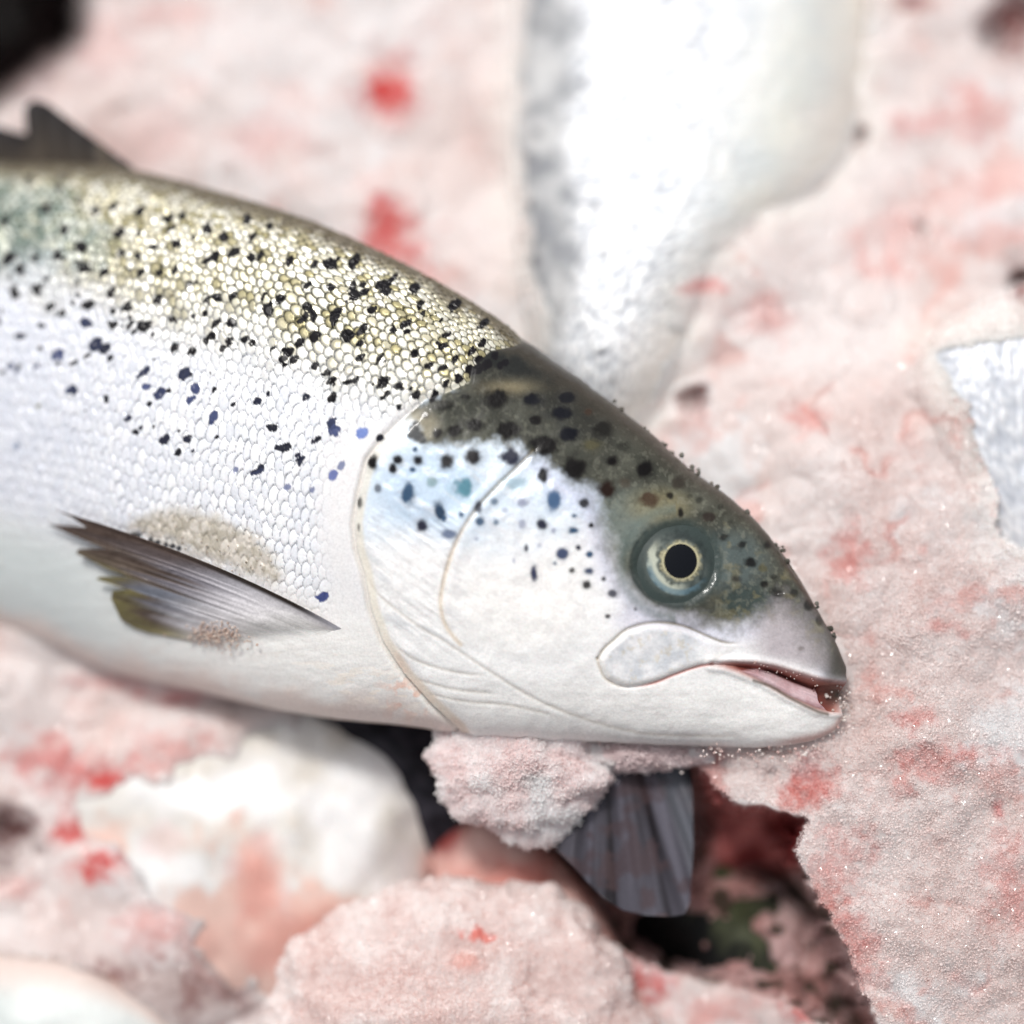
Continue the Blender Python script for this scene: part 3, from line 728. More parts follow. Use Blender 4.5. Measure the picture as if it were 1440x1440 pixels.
bound = np.concatenate([np.arange(n_r), np.arange(1, n_t) * n_r + n_r - 1, (n_t - 1) * n_r + np.arange(n_r - 2, -1, -1), np.arange(n_t - 2, 0, -1) * n_r])
b2 = np.roll(bound, -1)
side = np.stack([bound, b2, b2 + n0, bound + n0], 1)
pf = mesh_obj('pectoral_fin', np.vstack([top, bot]), np.vstack([q1, q1[:, ::-1] + n0, side[:, ::-1]]), None, np.vstack([fc.reshape(-1, 3)] * 2), M_pect, salmon, met=np.zeros(2 * n0))
al = 1 - sm(RR - .42 * TT + .05 * f_n, .16, -.10) * sm(TT, .06, .22)
al *= 1 - .9 * sm(TT + .04 * f_n, .72, .97) * sm(RR, .66, .50)
al *= sm(RR, .0, .07)
a_ = pf.data.attributes.new('Clear', 'FLOAT', 'POINT'); a_.data.foreach_set('value', np.r_[al.ravel(), al.ravel()].astype(np.float32))

# -------- generic fin sheet from an outline (base curve to edge curve)
def fin_sheet(name, base, edge, z_fn, color_fn, parent, mat, thick=5.0, nt=90, nr=50, loc=None):
    b = resample(spline(base, 12), np.linspace(0, 1, nt)); e = resample(np.asarray(edge, float), np.linspace(0, 1, nt))
    r = np.linspace(0, 1, nr)
    X = b[:, None, 0] + (e[:, None, 0] - b[:, None, 0]) * r; Y = b[:, None, 1] + (e[:, None, 1] - b[:, None, 1]) * r
    Tg, Rg = np.meshgrid(np.linspace(0, 1, nt), r, indexing='ij')
    Z = z_fn(X, Y, Tg, Rg); Cc = color_fn(X, Y, Tg, Rg)
    th_ = thick * (1 - .7 * Rg)
    n0 = nt * nr; q = grid_quads(nt, nr)
    bd = np.concatenate([np.arange(nr), np.arange(1, nt) * nr + nr - 1, (nt - 1) * nr + np.arange(nr - 2, -1, -1), np.arange(nt - 2, 0, -1) * nr]); bd2 = np.roll(bd, -1)
    return mesh_obj(name, np.vstack([to_world(X, Y, Z + th_ / 2).reshape(-1, 3), to_world(X, Y, Z - th_ / 2).reshape(-1, 3)]),
                    np.vstack([q, q[:, ::-1] + n0, np.stack([bd, bd2, bd2 + n0, bd + n0], 1)]), None, np.vstack([Cc.reshape(-1, 3)] * 2), mat, parent, met=np.zeros(2 * n0))
fin_sheet('dorsal_fin', [(192,246),(120,243),(50,240),(-20,236),(-120,222)],
          [(188,236),(150,208),(112,180),(86,160),(66,145),(48,140),(34,151),(44,172),(46,190),(26,187),(0,178),(-40,182),(-110,205)],
          lambda X, Y, T, R: -172 - .42 * (190 - X) + 3 * np.sin(T * 70) * R,
          lambda X, Y, T, R: mix(mix(srgb(70, 62, 54), srgb(44, 42, 44), R), srgb(104, 94, 82), .6 * sm(fbm(T * 40, R * 2, 2, 3, 2), 0, .6)), salmon, M_fin, 7)
# tail, beyond the frame
fin_sheet('tail_fin', [(-890,158),(-905,220),(-890,284)], [(-1110,20),(-1060,120),(-1040,220),(-1060,320),(-1110,420)],
          lambda X, Y, T, R: -430 + 0 * X, lambda X, Y, T, R: mix(srgb(70, 62, 56), srgb(50, 46, 44), R), salmon, M_fin, 9)

# ================================================================== OTHER SALMON IN THE ICE
GRP = 'salmon half buried in the ice'
def buried(stations, name, label, color_fn, mat=M_skin2, scale_amp=0.0, pitch=13.0, nu=300, nv=150, cat='fish', group=GRP, lump=4.0, prof=.85):
    S = spline(np.array(stations, float), 24)
    mid = np.stack([(S[:, 0] + S[:, 2]) / 2, (S[:, 1] + S[:, 3]) / 2], 1)
    d = np.r_[0, np.cumsum(np.hypot(*np.diff(mid, axis=0).T))]
    s = np.linspace(0, d[-1], nu); S = np.stack([np.interp(s, d, S[:, k]) for k in range(6)], 1)
    t = np.linspace(0, 2 * np.pi, nv, endpoint=False) ** 1.0
    v = (1 - np.cos(t)) / 2
    X = S[:, None, 0] + (S[:, None, 2] - S[:, None, 0]) * v; Y = S[:, None, 1] + (S[:, None, 3] - S[:, None, 1]) * v
    sn = np.sin(t)[None, :]
    Z = S[:, None, 5] + S[:, None, 4] * np.sign(sn) * np.abs(sn) ** prof
    front = (sn > 0)
    A = np.repeat((s / pitch)[:, None], nv, 1); girth = np.hypot(S[nu // 2, 0] - S[nu // 2, 2], S[nu // 2, 1] - S[nu // 2, 3]) * 1.25
    Bv = np.repeat((t / np.pi * girth / pitch)[None, :], nu, 0)
    row = np.floor(Bv).astype(int); k = np.floor(A + .5 * (row & 1)).astype(int)
    e = np.hypot(A + .5 * (row & 1) - k - .5, Bv - row - .5); rid = _T[k & 255, row & 255]
    e, rid = cells(A * 1.0, Bv * 1.0, 1.0, 12)
    Z = Z + front * (scale_amp * (sm(e, .6, .2)) + lump * fbm(X, Y, 110, 3, len(name) + nu) + scale_amp * .8 * (rid - .5))
    Cc = color_fn(X, Y, np.repeat(v[None, :], nu, 0), e, rid)
    W = to_world(X, Y, Z).reshape(-1, 3)
    ends = [to_world(X[i].mean(), Y[i].mean(), Z[i].mean()) for i in (0, -1)]
    n = len(W); j = np.arange(nv); j2 = (j + 1) % nv
    tr = np.vstack([np.stack([j2, j, np.full(nv, n)], 1), np.stack([(nu - 1) * nv + j, (nu - 1) * nv + j2, np.full(nv, n + 1)], 1)])
    W = np.vstack([W] + [x[None] for x in ends])
    o = mesh_obj('body', W, grid_quads(nu, nv, wrap=True)[:, ::-1], tr[:, ::-1], np.vstack([Cc.reshape(-1, 3), Cc[0, 0], Cc[-1, 0]]), mat,
                 None, met=np.r_[np.full(nu * nv, .15), 0, 0]) if name is None else None
    if o is None:
        o = mesh_obj(name, W, grid_quads(nu, nv, wrap=True)[:, ::-1], tr[:, ::-1], np.vstack([Cc.reshape(-1, 3), Cc[0, 0], Cc[-1, 0]]), mat, None, met=np.r_[np.full(nu * nv, .12 if scale_amp else 0.0), 0, 0])
    set_props(o, label, cat, group)
    fz = np.broadcast_to(front, Z.shape)
    return o, zmap_of(X[fz], Y[fz], Z[fz], 6) if False else zmap_big(X, Y, Z, front)

def zmap_big(X, Y, Z, front):
    # dense bilinear resampling so the raster has no holes
    f = np.nonzero(front[0])[0]
    Xf, Yf, Zf = X[:, f], Y[:, f], Z[:, f]
    def up2(a):
        b = np.empty((a.shape[0] * 2 - 1, a.shape[1])); b[::2] = a; b[1::2] = (a[1:] + a[:-1]) / 2
        c = np.empty((b.shape[0], b.shape[1] * 2 - 1)); c[:, ::2] = b; c[:, 1::2] = (b[:, 1:] + b[:, :-1]) / 2
        return c
    Xf, Yf, Zf = up2(up2(Xf)), up2(up2(Yf)), up2(up2(Zf))
    return zmap_of(Xf, Yf, Zf, 3)

def col_top(X, Y, v, e, rid):
    c = mix(srgb(222, 225, 230), srgb(252, 252, 252), rid)
    c = mix(c, srgb(140, 146, 156), .8 * sm(e, .36, .56) * sm(X, 1150, 900))
    c = mix(c, mix(srgb(222, 222, 214), srgb(206, 210, 208), np.clip(.5 + fbm(X, Y, 50, 3, 12), 0, 1)), sm(X + .3 * Y, 1000, 1180))
    edge = np.interp(Y, [0, 120, 240, 325, 410, 500, 620], [1238, 1222, 1185, 1080, 1000, 965, 925])
    c = mix(c, srgb(224, 214, 206), .8 * sm(X - edge + 20 * fbm(X, Y, 40, 3, 17), -120, -10))
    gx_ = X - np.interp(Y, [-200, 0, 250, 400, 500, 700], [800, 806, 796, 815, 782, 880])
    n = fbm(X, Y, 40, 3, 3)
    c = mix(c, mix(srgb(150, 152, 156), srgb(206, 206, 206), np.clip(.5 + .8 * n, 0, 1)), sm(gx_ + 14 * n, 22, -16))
    d, r = cells(X, Y, 62, 6)
    return mix(c, srgb(92, 92, 100), .6 * sm(d, .17, .08) * sm(X, 900, 840) * (r > .4))
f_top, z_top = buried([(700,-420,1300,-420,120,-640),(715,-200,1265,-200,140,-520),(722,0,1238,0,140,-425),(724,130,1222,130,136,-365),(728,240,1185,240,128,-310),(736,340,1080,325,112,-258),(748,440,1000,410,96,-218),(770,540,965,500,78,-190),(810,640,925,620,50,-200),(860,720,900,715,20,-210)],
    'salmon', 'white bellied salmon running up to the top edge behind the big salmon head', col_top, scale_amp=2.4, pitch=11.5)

def col_right(X, Y, v, e, rid):
    c = mix(srgb(206, 210, 218), srgb(238, 239, 242), rid)
    c = mix(c, srgb(160, 166, 178), .4 * sm(e, .38, .56))
    d, r = cells(X, Y, 30, 9)
    return mix(c, srgb(40, 40, 48), .9 * sm(d + .1 * fbm(X, Y, 12, 2), .25, .14) * sm(Y, 520, 470) * (r > .35))
f_right, z_right = buried([(1285,530,1290,560,10,-100),(1315,480,1330,660,46,-98),(1370,440,1385,770,80,-104),(1480,400,1500,850,96,-118),(1800,380,1820,930,120,-110),(2200,500,2200,800,60,-120)],
    'salmon', 'silver scaled salmon flank breaking out of the ice at the right edge', col_right, scale_amp=2.8, pitch=13)

STAIN = lambda X, Y, x, y, rx, ry, n, k=.35: sm(np.hypot((X - x) / rx, (Y - y) / ry) + k * n, 1.15, .35)
def col_left(X, Y, v, e, rid):
    n = fbm(X, Y, 70, 3, 5)
    c = mix(srgb(232, 230, 229), srgb(212, 206, 198), np.clip(.5 + n, 0, 1))
    c = mix(c, srgb(242, 242, 244), .8 * STAIN(X, Y, 330, 1120, 150, 44, n))
    c = mix(c, srgb(224, 186, 174), .85 * sm(n + .006 * (Y - 1215) - .0012 * (X - 400), .0, .6))
    for x, y, rx, ry, a in ((360,1240,45,90,.75),(395,1320,90,60,.55),(270,1330,120,60,.35),(470,1310,60,50,.6),(230,1180,40,30,.3),(610,1215,26,40,.5)):
        c = mix(c, srgb(218, 142, 130), .8 * a * STAIN(X, Y, x, y, rx, ry, n + .5 * fbm(X, Y, 24, 3, 15)))
    return c
f_left, z_left = buried([(20,1100,20,1300,20,-290),(80,1010,80,1440,80,-262),(200,985,180,1470,112,-235),(380,985,370,1430,112,-215),(480,1008,470,1375,95,-205),(550,1050,535,1310,70,-200),(596,1120,580,1265,40,-196),(618,1196,612,1222,10,-194)],
    'salmon', 'pale round nosed salmon belly up, blurred below the big fin at lower left', col_left, lump=16, prof=.72)
def col_corner(X, Y, v, e, rid):
    n = fbm(X, Y, 60, 3, 8)
    c = mix(srgb(226, 230, 228), srgb(204, 210, 208), np.clip(.5 + n, 0, 1))
    return mix(c, srgb(222, 196, 186), .7 * sm(v, .16, .03))
f_corner, z_corner = buried([(-500,1320,-500,1800,120,-230),(-200,1325,-260,1820,130,-200),(0,1342,-80,1780,120,-180),(110,1358,20,1700,100,-170),(200,1404,120,1620,70,-165),(262,1470,220,1540,20,-160)],
    'salmon', 'bluish white salmon filling the bottom left corner', col_corner, lump=6)
def col_dark(X, Y, v, e, rid):
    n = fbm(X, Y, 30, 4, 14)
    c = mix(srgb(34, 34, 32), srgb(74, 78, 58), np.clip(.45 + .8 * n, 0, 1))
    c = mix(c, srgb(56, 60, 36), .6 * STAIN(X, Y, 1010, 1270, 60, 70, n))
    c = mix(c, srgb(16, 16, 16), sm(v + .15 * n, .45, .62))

    return c
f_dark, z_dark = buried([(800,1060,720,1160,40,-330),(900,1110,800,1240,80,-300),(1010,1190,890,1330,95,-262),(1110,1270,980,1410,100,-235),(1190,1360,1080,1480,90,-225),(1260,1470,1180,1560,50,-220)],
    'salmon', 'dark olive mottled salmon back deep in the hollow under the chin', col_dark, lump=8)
def col_slate(X, Y, v, e, rid):
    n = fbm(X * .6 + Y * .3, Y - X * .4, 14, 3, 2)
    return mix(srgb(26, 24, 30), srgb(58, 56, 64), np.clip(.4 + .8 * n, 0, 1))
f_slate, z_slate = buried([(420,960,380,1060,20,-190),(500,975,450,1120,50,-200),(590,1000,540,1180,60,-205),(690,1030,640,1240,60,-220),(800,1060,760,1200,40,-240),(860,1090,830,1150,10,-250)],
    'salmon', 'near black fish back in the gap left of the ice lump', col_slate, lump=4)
# a tail sticking out from under the chin
tail = empty('salmon', (880, 1080, -80), 'slate grey salmon tail sticking out downward from under the chin', 'fish', GRP)
def tail_col(X, Y, T, R):
    n = fbm(T * 34, R * 1.2 + T, 2.2, 4, 4); n2_ = fbm(X, Y, 26, 3, 6)
    c = mix(srgb(26, 22, 26), srgb(98, 96, 106), np.clip(.42 + 1.1 * n, 0, 1))
    c = mix(c, srgb(74, 58, 60), .6 * sm(n2_, 0, .5))
    c = mix(c, srgb(112, 116, 124), .55 * sm(np.abs(T - .78), .16, .06))
    return mix(c, srgb(34, 34, 44), sm(T, .93, .99))
fin_sheet('tail_fin', [(800,1000),(870,1010),(950,1010)],
          [(735,1150),(768,1182),(800,1212),(826,1240),(850,1264),(876,1280),(905,1287),(940,1289),(962,1286),(970,1270),(975,1190),(974,1120),(970,1060)],
          lambda X, Y, T, R: -52 + 30 * R + 5 * np.sin(T * 40) * R + 12 * np.sin(T * 5), tail_col, tail, M_fin, 10, 160, 110)
# its body under the big fish
S = spline(np.array([(800,985,952,985,20,-60),(820,900,950,900,30,-135),(800,780,960,780,40,-220),(760,600,1000,600,50,-300)], float), 12)
t_ = np.linspace(0, 2 * np.pi, 40, endpoint=False); v_ = (1 - np.cos(t_)) / 2
X = S[:, None, 0] + (S[:, None, 2] - S[:, None, 0]) * v_; Y = S[:, None, 1] + 0 * v_; Z = S[:, None, 5] + S[:, None, 4] * np.sin(t_)
mesh_obj('body', to_world(X, Y, Z), grid_quads(*X.shape, wrap=True)[:, ::-1], None, np.tile(srgb(70, 70, 74), (X.size, 1)), M_skin2, tail, met=np.zeros(X.size))

# ================================================================== THE ICE
HOLE = [(520,1004),(545,1075),(598,1130),(618,1232),(660,1250),(740,1250),(800,1270),(860,1330),(930,1362),(1010,1384),(1100,1408),(1180,1450),(1190,1500),(1270,1500),(1238,1444),(1205,1392),(1187,1335),(1152,1272),(1110,1196),(1128,1152),(1080,1134),(1025,1130),(1000,1112),(984,1075),(975,1030),(800,1000)]
CP = np.array([(0,0,-455),(200,0,-440),(450,0,-430),(650,0,-425),(0,150,-380),(250,150,-365),(500,150,-345),(680,150,-345),(100,260,-360),(300,300,-330),(480,350,-300),(620,430,-260),(740,520,-210),
 (1320,0,-350),(1440,0,-385),(1235,60,-325),(1250,150,-285),(1260,-80,-380),(1440,180,-310),(1300,300,-235),(1430,350,-205),(1150,420,-180),(1250,480,-140),(1000,500,-175),(1000,600,-120),(1100,650,-70),(1250,620,-42),(1330,700,-8),(1290,560,-66),(1440,860,20),
 (1150,780,-20),(1250,850,25),(1220,960,40),(1200,1020,48),(1350,960,48),(1440,1050,52),(1100,1090,40),(1020,1085,20),(1130,1130,45),(1200,1150,60),(1330,1150,70),(1200,1270,62),(1300,1300,78),(1250,1400,66),(1400,1400,76),(1440,1250,70),(1440,1500,60),(1300,1520,60),
 (0,930,-200),(100,980,-185),(250,1010,-190),(60,1080,-170),(180,1080,-165),(0,1180,-195),(90,1240,-160),(60,1310,-150),(180,1310,-175),(270,1400,-190),(330,1440,-170),(420,1480,-120),
 (640,1330,-150),(760,1380,-140),(880,1400,-128),(980,1430,-125),(1080,1460,-130),(900,1520,-90),(600,1520,-90),
 (600,700,-170),(900,800,-120),(300,650,-240),(0,550,-320),(1060,950,-60),(700,1000,-140),(950,1000,-90),
 (-300,0,-480),(-300,600,-360),(-300,1200,-230),(-300,1700,-180),(500,1800,-120),(1100,1800,-80),(1800,1700,0),(1800,1000,0),(1800,400,-180),(1800,-100,-440),(800,-350,-640),(1400,-350,-620),(200,-350,-650),(-300,-350,-680)], float)
def ice_macro(x, y):
    num = np.zeros_like(x); den = np.zeros_like(x)
    for cx_, cy_, cz_ in CP:
        d2 = (x - cx_) ** 2 + (y - cy_) ** 2
        w = np.exp(-d2 / (2 * 85.0 ** 2)) + 3e-3 / (1 + d2 / 9e3) ** 2
        num += w * cz_; den += w
    return num / den

VIS = [(z_top, [(770,-500),(740,0),(735,200),(740,380),(770,470),(790,560),(880,610),(906,575),(930,520),(946,470),(950,400),(1010,330),(1090,290),(1160,240),(1186,200),(1196,120),(1208,0),(1225,-500)]),
       (z_right, [(1310,492),(1345,480),(1400,474),(1600,470),(1600,850),(1440,768),(1398,742),(1412,690),(1378,625),(1352,565)]),
       (z_left, [(250,1110),(330,1045),(430,1000),(500,980),(620,1000),(680,1230),(620,1290),(540,1340),(430,1420),(360,1370),(300,1340),(245,1300),(185,1235),(165,1180),(110,1135),(200,1112)]),
       (z_corner, [(-500,1300),(0,1343),(80,1354),(160,1388),(225,1440),(280,1500),(280,1900),(-500,1900)])]
BLOOD_SHADE = [(548,122,40,50,1.0,'r'),(546,132,22,26,.9,'r'),(540,300,36,40,.9,'r'),(560,350,60,44,.75,'r'),(600,395,60,30,.4,'p'),(990,404,30,13,1.0,'r'),(962,408,22,9,.7,'r'),(972,560,26,24,.9,'b'),(1130,590,34,22,.7,'p'),(1080,440,40,40,.5,'p'),
 (1370,160,55,34,.5,'r'),(1290,175,40,26,.4,'r'),(1425,30,44,60,.95,'b'),(1280,5,40,18,.8,'b'),(1208,190,11,55,.85,'b'),(1295,320,14,20,.5,'k'),(1260,330,60,40,.45,'p'),(1240,380,50,26,.45,'p'),(1440,410,24,44,.9,'b'),(1350,270,80,50,.3,'p'),
 (1195,790,34,48,.5,'p'),(1190,770,26,40,.4,'p'),(1290,1010,34,22,.6,'p'),(1310,1070,55,38,.5,'p'),(1370,1060,50,14,.45,'p'),(1270,1100,20,40,.4,'p'),(1140,1090,30,32,.5,'r'),(1128,1120,30,30,.8,'p'),(1160,1105,28,16,.6,'p'),(1405,1137,12,16,.7,'r'),
 (1180,1230,50,80,.5,'p'),(1200,1330,44,80,.55,'p'),(1410,1220,40,60,.35,'p'),(1430,1270,30,40,.4,'p'),(1330,880,30,12,.5,'p'),(1355,890,20,8,.4,'p'),(1000,1090,26,60,.6,'p'),
 (880,1385,60,50,.95,'r'),(860,1340,60,40,.5,'p'),(1130,1420,50,26,.8,'r'),(1010,1420,60,30,.5,'p'),
 (140,1098,30,16,1.0,'r'),(100,1080,90,40,.65,'r'),(240,1060,70,40,.55,'p'),(100,1170,40,24,.95,'r'),(140,1215,46,24,.9,'r'),(4,1180,58,54,1.0,'d'),(160,1372,56,24,.8,'b'),(20,1245,40,20,.5,'p'),(220,1300,70,50,.5,'p'),(300,1390,80,50,.7,'b'),(60,1050,60,30,.4,'p'),
 (250,980,60,14,.5,'r'),(160,960,60,14,.4,'r'),(225,200,70,50,.25,'p'),(375,200,60,40,.4,'p'),(60,100,80,40,.5,'b'),(150,60,60,50,.3,'p'),(250,20,60,20,.4,'p'),(720,1030,30,8,.6,'r')]
PITS = [(972,562,24,40),(1208,190,14,60),(1430,30,50,80),(1295,322,12,12),(1443,412,26,70),(-10,1180,56,90),(160,1374,40,24),(300,1392,60,24),(1085,1090,10,8),(1310,1072,30,10)]
CB = {'r': srgb(196, 52, 48), 'p': srgb(208, 128, 120), 'b': srgb(118, 50, 46), 'k': srgb(70, 56, 52), 'd': srgb(78, 18, 18)}  # browns and darks also paint in the shade of hollows
def stain_shade(x, y, c, n, n_b, amt=1.0):
    gr = cells(x, y, 8, 15)[1]
    for bx_, by_, rx, ry, a, k in BLOOD_SHADE:
        m = np.nonzero((np.abs(x - bx_) < rx * 2) & (np.abs(y - by_) < ry * 2))
        if not len(m[0]): continue
        q = np.hypot((x[m] - bx_) / rx, (y[m] - by_) / ry) + .45 * n[m] + .35 * n_b[m]
        c[m] = mix(c[m], CB[k], np.clip(a * amt * .92 * sm(q, 1.35, .05) * (.70 + .5 * gr[m]), 0, 1))
    return c
def ice_color(x, y, z):
    n = fbm(x, y, 90, 4, 3.3); nb = fbm(x, y, 26, 3, 7.7); nc = fbm(x, y, 240, 2, 1.1); nd = fbm(x, y, 60, 4, 50.5)
    base = mix(srgb(220, 211, 209), srgb(212, 192, 187), np.clip(.45 + .55 * n + .25 * nc, 0, 1))
    base = mix(base, srgb(222, 222, 223), (.55 + .3 * sm(x, 850, 1000)) * sm(nc + .5 * n - .3 * nb, .0, .6))
    base = mix(base, srgb(214, 160, 151), (.28 + .22 * sm(x, 750, 1000)) * sm(nd - .25 * np.abs(nb) + .2 * nc, .28, .75))
    mq = fbm(x, y, 46, 3, 14.0); lq = fbm(x, y, 130, 3, 4.0)
    vein = sm(np.abs(fbm(x + 14 * mq, y + 14 * lq, 120, 3, 77.0)), .16, .0) * sm(n, -.1, .5)
    base = mix(base, srgb(206, 134, 122), .42 * vein * (.35 + .65 * sm(x, 700, 1000)))
    return stain_shade(x, y, base, nb, fbm(x, y, 10, 2, 9)), nb
axis = lambda a, b, lo, hi, f, c: np.unique(np.r_[np.arange(lo, a, c), np.arange(a, b, f), np.arange(b, hi, c)])
gxs = axis(-24, 1466, -900, 2300, 2.0, 22.0); gys = axis(-24, 1466, -900, 2100, 2.0, 22.0)
IX, IY = np.meshgrid(gxs, gys, indexing='ij')
H = ice_macro(IX, IY)
lumps = fbm(IX, IY, 130, 3, 4.0); mid_ = fbm(IX, IY, 46, 3, 14.0)
cr1 = np.abs(fbm(IX + 14 * mid_, IY + 14 * lumps, 120, 3, 77.0)); cr2 = np.abs(fbm(IX, IY, 52, 2, 81.0))
H += 16 * lumps + 4 * mid_ + 1.3 * fbm(IX, IY, 15, 3, 24.0) + 16 * np.minimum(cr1, .6) ** .8 + 4 * np.minimum(cr2, .5) ** .8 - 9
near = sm(H, -150, 10)
dC, rC = cells(IX, IY, 9, 3); dC2, rC2 = cells(IX + 3 * mid_, IY, 5.2, 5)
H += (.4 + .6 * near) * (1.3 * (.5 - dC) * (.4 + rC) + .8 * (.5 - dC2))
for px_, py_, r, dep in PITS:
    q = np.hypot(IX - px_, (IY - py_) * (r / max(r, 1))) / r + .35 * mid_
    H -= dep * sm(q, 1.25, .5)
for zf, poly in VIS:
    zz = zf(IX, IY); on = zz > -1e4
    sdp = poly_sdf(IX, IY, poly) + 12 * mid_ + 5 * fbm(IX, IY, 18, 3, 41)
    sdp = sdp + (22 * lumps if zf is z_top else 34 * lumps + 10 * mid_ if zf is z_left else 14 * lumps)
    tgt = np.where(sdp > 0, np.minimum(H, zz - 3 - 30 * sm(sdp, 0, 30)), np.maximum(H, zz + 1 + 10 * sm(-sdp, 0, 50)))
    H = np.where(on, tgt, H)
# the ice lies under the big fish, not in front of it
bodyz = fish_z(IX, IY)
on = bodyz > -1e4
inside = sm(poly_sdf(IX, IY, np.vstack([ST_[:, 0:2], ST_[::-1, 2:4]])), 2, 26)
axz = np.interp(IX, (ST_[:, 0] + ST_[:, 2]) / 2, ST_[:, 5])
H = np.where(inside > 0, np.minimum(H, mix(H, axz - 60, inside)), H)
sdh = poly_sdf(IX, IY, HOLE) + 9 * mid_ + 5 * fbm(IX, IY, 14, 2, 33)
hole = sm(sdh, -5, 30)
zdk = z_dark(IX, IY); scrap = fbm(IX, IY, 58, 4, 29) + .12
floor_ = np.where(zdk > -1e4, zdk + 34 * scrap, -250 + 30 * lumps)
back_ = sm(poly_sdf(IX, IY, [(960,1050),(1000,1240),(1190,1230),(1140,1100)]) + 10 * mid_, -10, 30)
floor_ = mix(floor_, -150 + 16 * lumps - .4 * (IY - 1130), back_)
H = mix(H, np.minimum(H, floor_), hole)
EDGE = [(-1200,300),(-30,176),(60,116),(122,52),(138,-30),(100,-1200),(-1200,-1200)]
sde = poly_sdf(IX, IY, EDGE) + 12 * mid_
H -= 330 * sm(sde, -20, 80)
rim_ = np.maximum(np.maximum(-700 - IX, IX - 2100), np.maximum(-700 - IY, IY - 1900))
H -= 900 * sm(rim_, 0, 200)
IC, nbI = ice_color(IX, IY, H)
for zf, poly in VIS[:2]:
    IC = mix(IC, srgb(226, 220, 215), .75 * sm(poly_sdf(IX, IY, poly) + 24 * mid_, -70, 0))
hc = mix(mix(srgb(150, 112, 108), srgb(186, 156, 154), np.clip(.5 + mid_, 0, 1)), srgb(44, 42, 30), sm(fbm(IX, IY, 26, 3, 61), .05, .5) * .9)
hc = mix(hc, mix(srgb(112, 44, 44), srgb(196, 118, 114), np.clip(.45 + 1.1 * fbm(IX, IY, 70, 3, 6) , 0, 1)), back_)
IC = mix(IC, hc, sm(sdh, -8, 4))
IC = mix(IC, srgb(10, 6, 6), sm(sde, -20, 30))  # falling ice edge painted black to darken the corner
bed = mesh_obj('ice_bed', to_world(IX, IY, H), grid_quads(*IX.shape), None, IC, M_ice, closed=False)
set_props(bed, 'heaped bloodstained slush of crushed ice under the salmon', 'ice', None, 'structure')

# -------- separate lumps
clump_surf = []
def clump(cx_, cy_, cz_, rx, ry, rz, label, seed, noise=.16, color=None, nu=300, nv=440, pts=None):
    ph = np.linspace(0, np.pi, nu); tt_ = np.linspace(0, 2 * np.pi, nv, endpoint=False)
    P, Tn = np.meshgrid(ph, tt_, indexing='ij')
    dx, dy, dz = np.sin(P) * np.cos(Tn), np.sin(P) * np.sin(Tn), np.cos(P)
    def n3(s, sd):
        a = fbm(dx * rx + 300, dy * ry + 300, s, 3, sd); b = fbm(dz * rz + 200, dx * rx + 500, s, 3, sd + 3); c = fbm(dy * ry + 100, dz * rz + 700, s, 3, sd + 6)
        return (a + b + c) / 1.8
    k = 1 + noise * n3(110, seed) + noise * .9 * (np.abs(n3(52, seed + 1)) - .3) + noise * .16 * n3(18, seed + 2) + noise * .07 * n3(7, seed + 3)
    X = cx_ + dx * rx * k; Y = cy_ + dy * ry * k; Z = cz_ + dz * rz * k
    d, r = cells(X, Y, 6.5, 2); d2, r2 = cells(X + .7 * Z, Y - .6 * Z, 4, 8)
    g_ = 2.6 * (.5 - d) * (.4 + r) + 2.0 * (.5 - d2) * (.4 + r2); X = X + g_ * dx; Y = Y + g_ * dy; Z = Z + g_ * dz
    Cc = color(X, Y) if color else ice_color(X, Y, Z)[0]
    o = mesh_obj('ice_clump', to_world(X, Y, Z), grid_quads(nu, nv, wrap=True), None, Cc, M_ice)
    set_props(o, label, 'ice', 'loose lumps of crushed ice')
    fr = dz > -.05
    clump_surf.append((X[fr], Y[fr], Z[fr], Cc[fr]))
    return o
def pale(X, Y):
    n = fbm(X, Y, 50, 3, 2)
    c = mix(srgb(226, 214, 211), srgb(216, 194, 189), np.clip(.4 + n, 0, 1))
    c = mix(c, srgb(222, 110, 96), .8 * sm(np.hypot((X - 672) / 22, (Y - 1316) / 14) + .5 * fbm(X, Y, 12, 2), 1.1, .3))
    return mix(c, srgb(226, 160, 146), .5 * sm(np.hypot((X - 655) / 40, (Y - 1350) / 24) + .5 * n, 1.1, .3))
clump(640, 1480, -74, 270, 250, 104, 'large grainy mound of pinkish ice at the bottom edge', 3, .10, pale)
clump(738, 1090, -25, 106, 74, 58, 'small pale ice lump wedged below the gill of the big salmon', 9, .36, lambda X, Y: mix(srgb(234, 226, 226), srgb(226, 210, 209), np.clip(.5 + fbm(X, Y, 40, 3, 6), 0, 1)))
clump(898, 1060, -18, 82, 19, 26, 'thin frosty crust of ice hanging under the chin above the grey tail', 27, .55, lambda X, Y: mix(srgb(206, 188, 188), srgb(232, 222, 222), np.clip(.5 + fbm(X, Y, 20, 3, 6), 0, 1)))
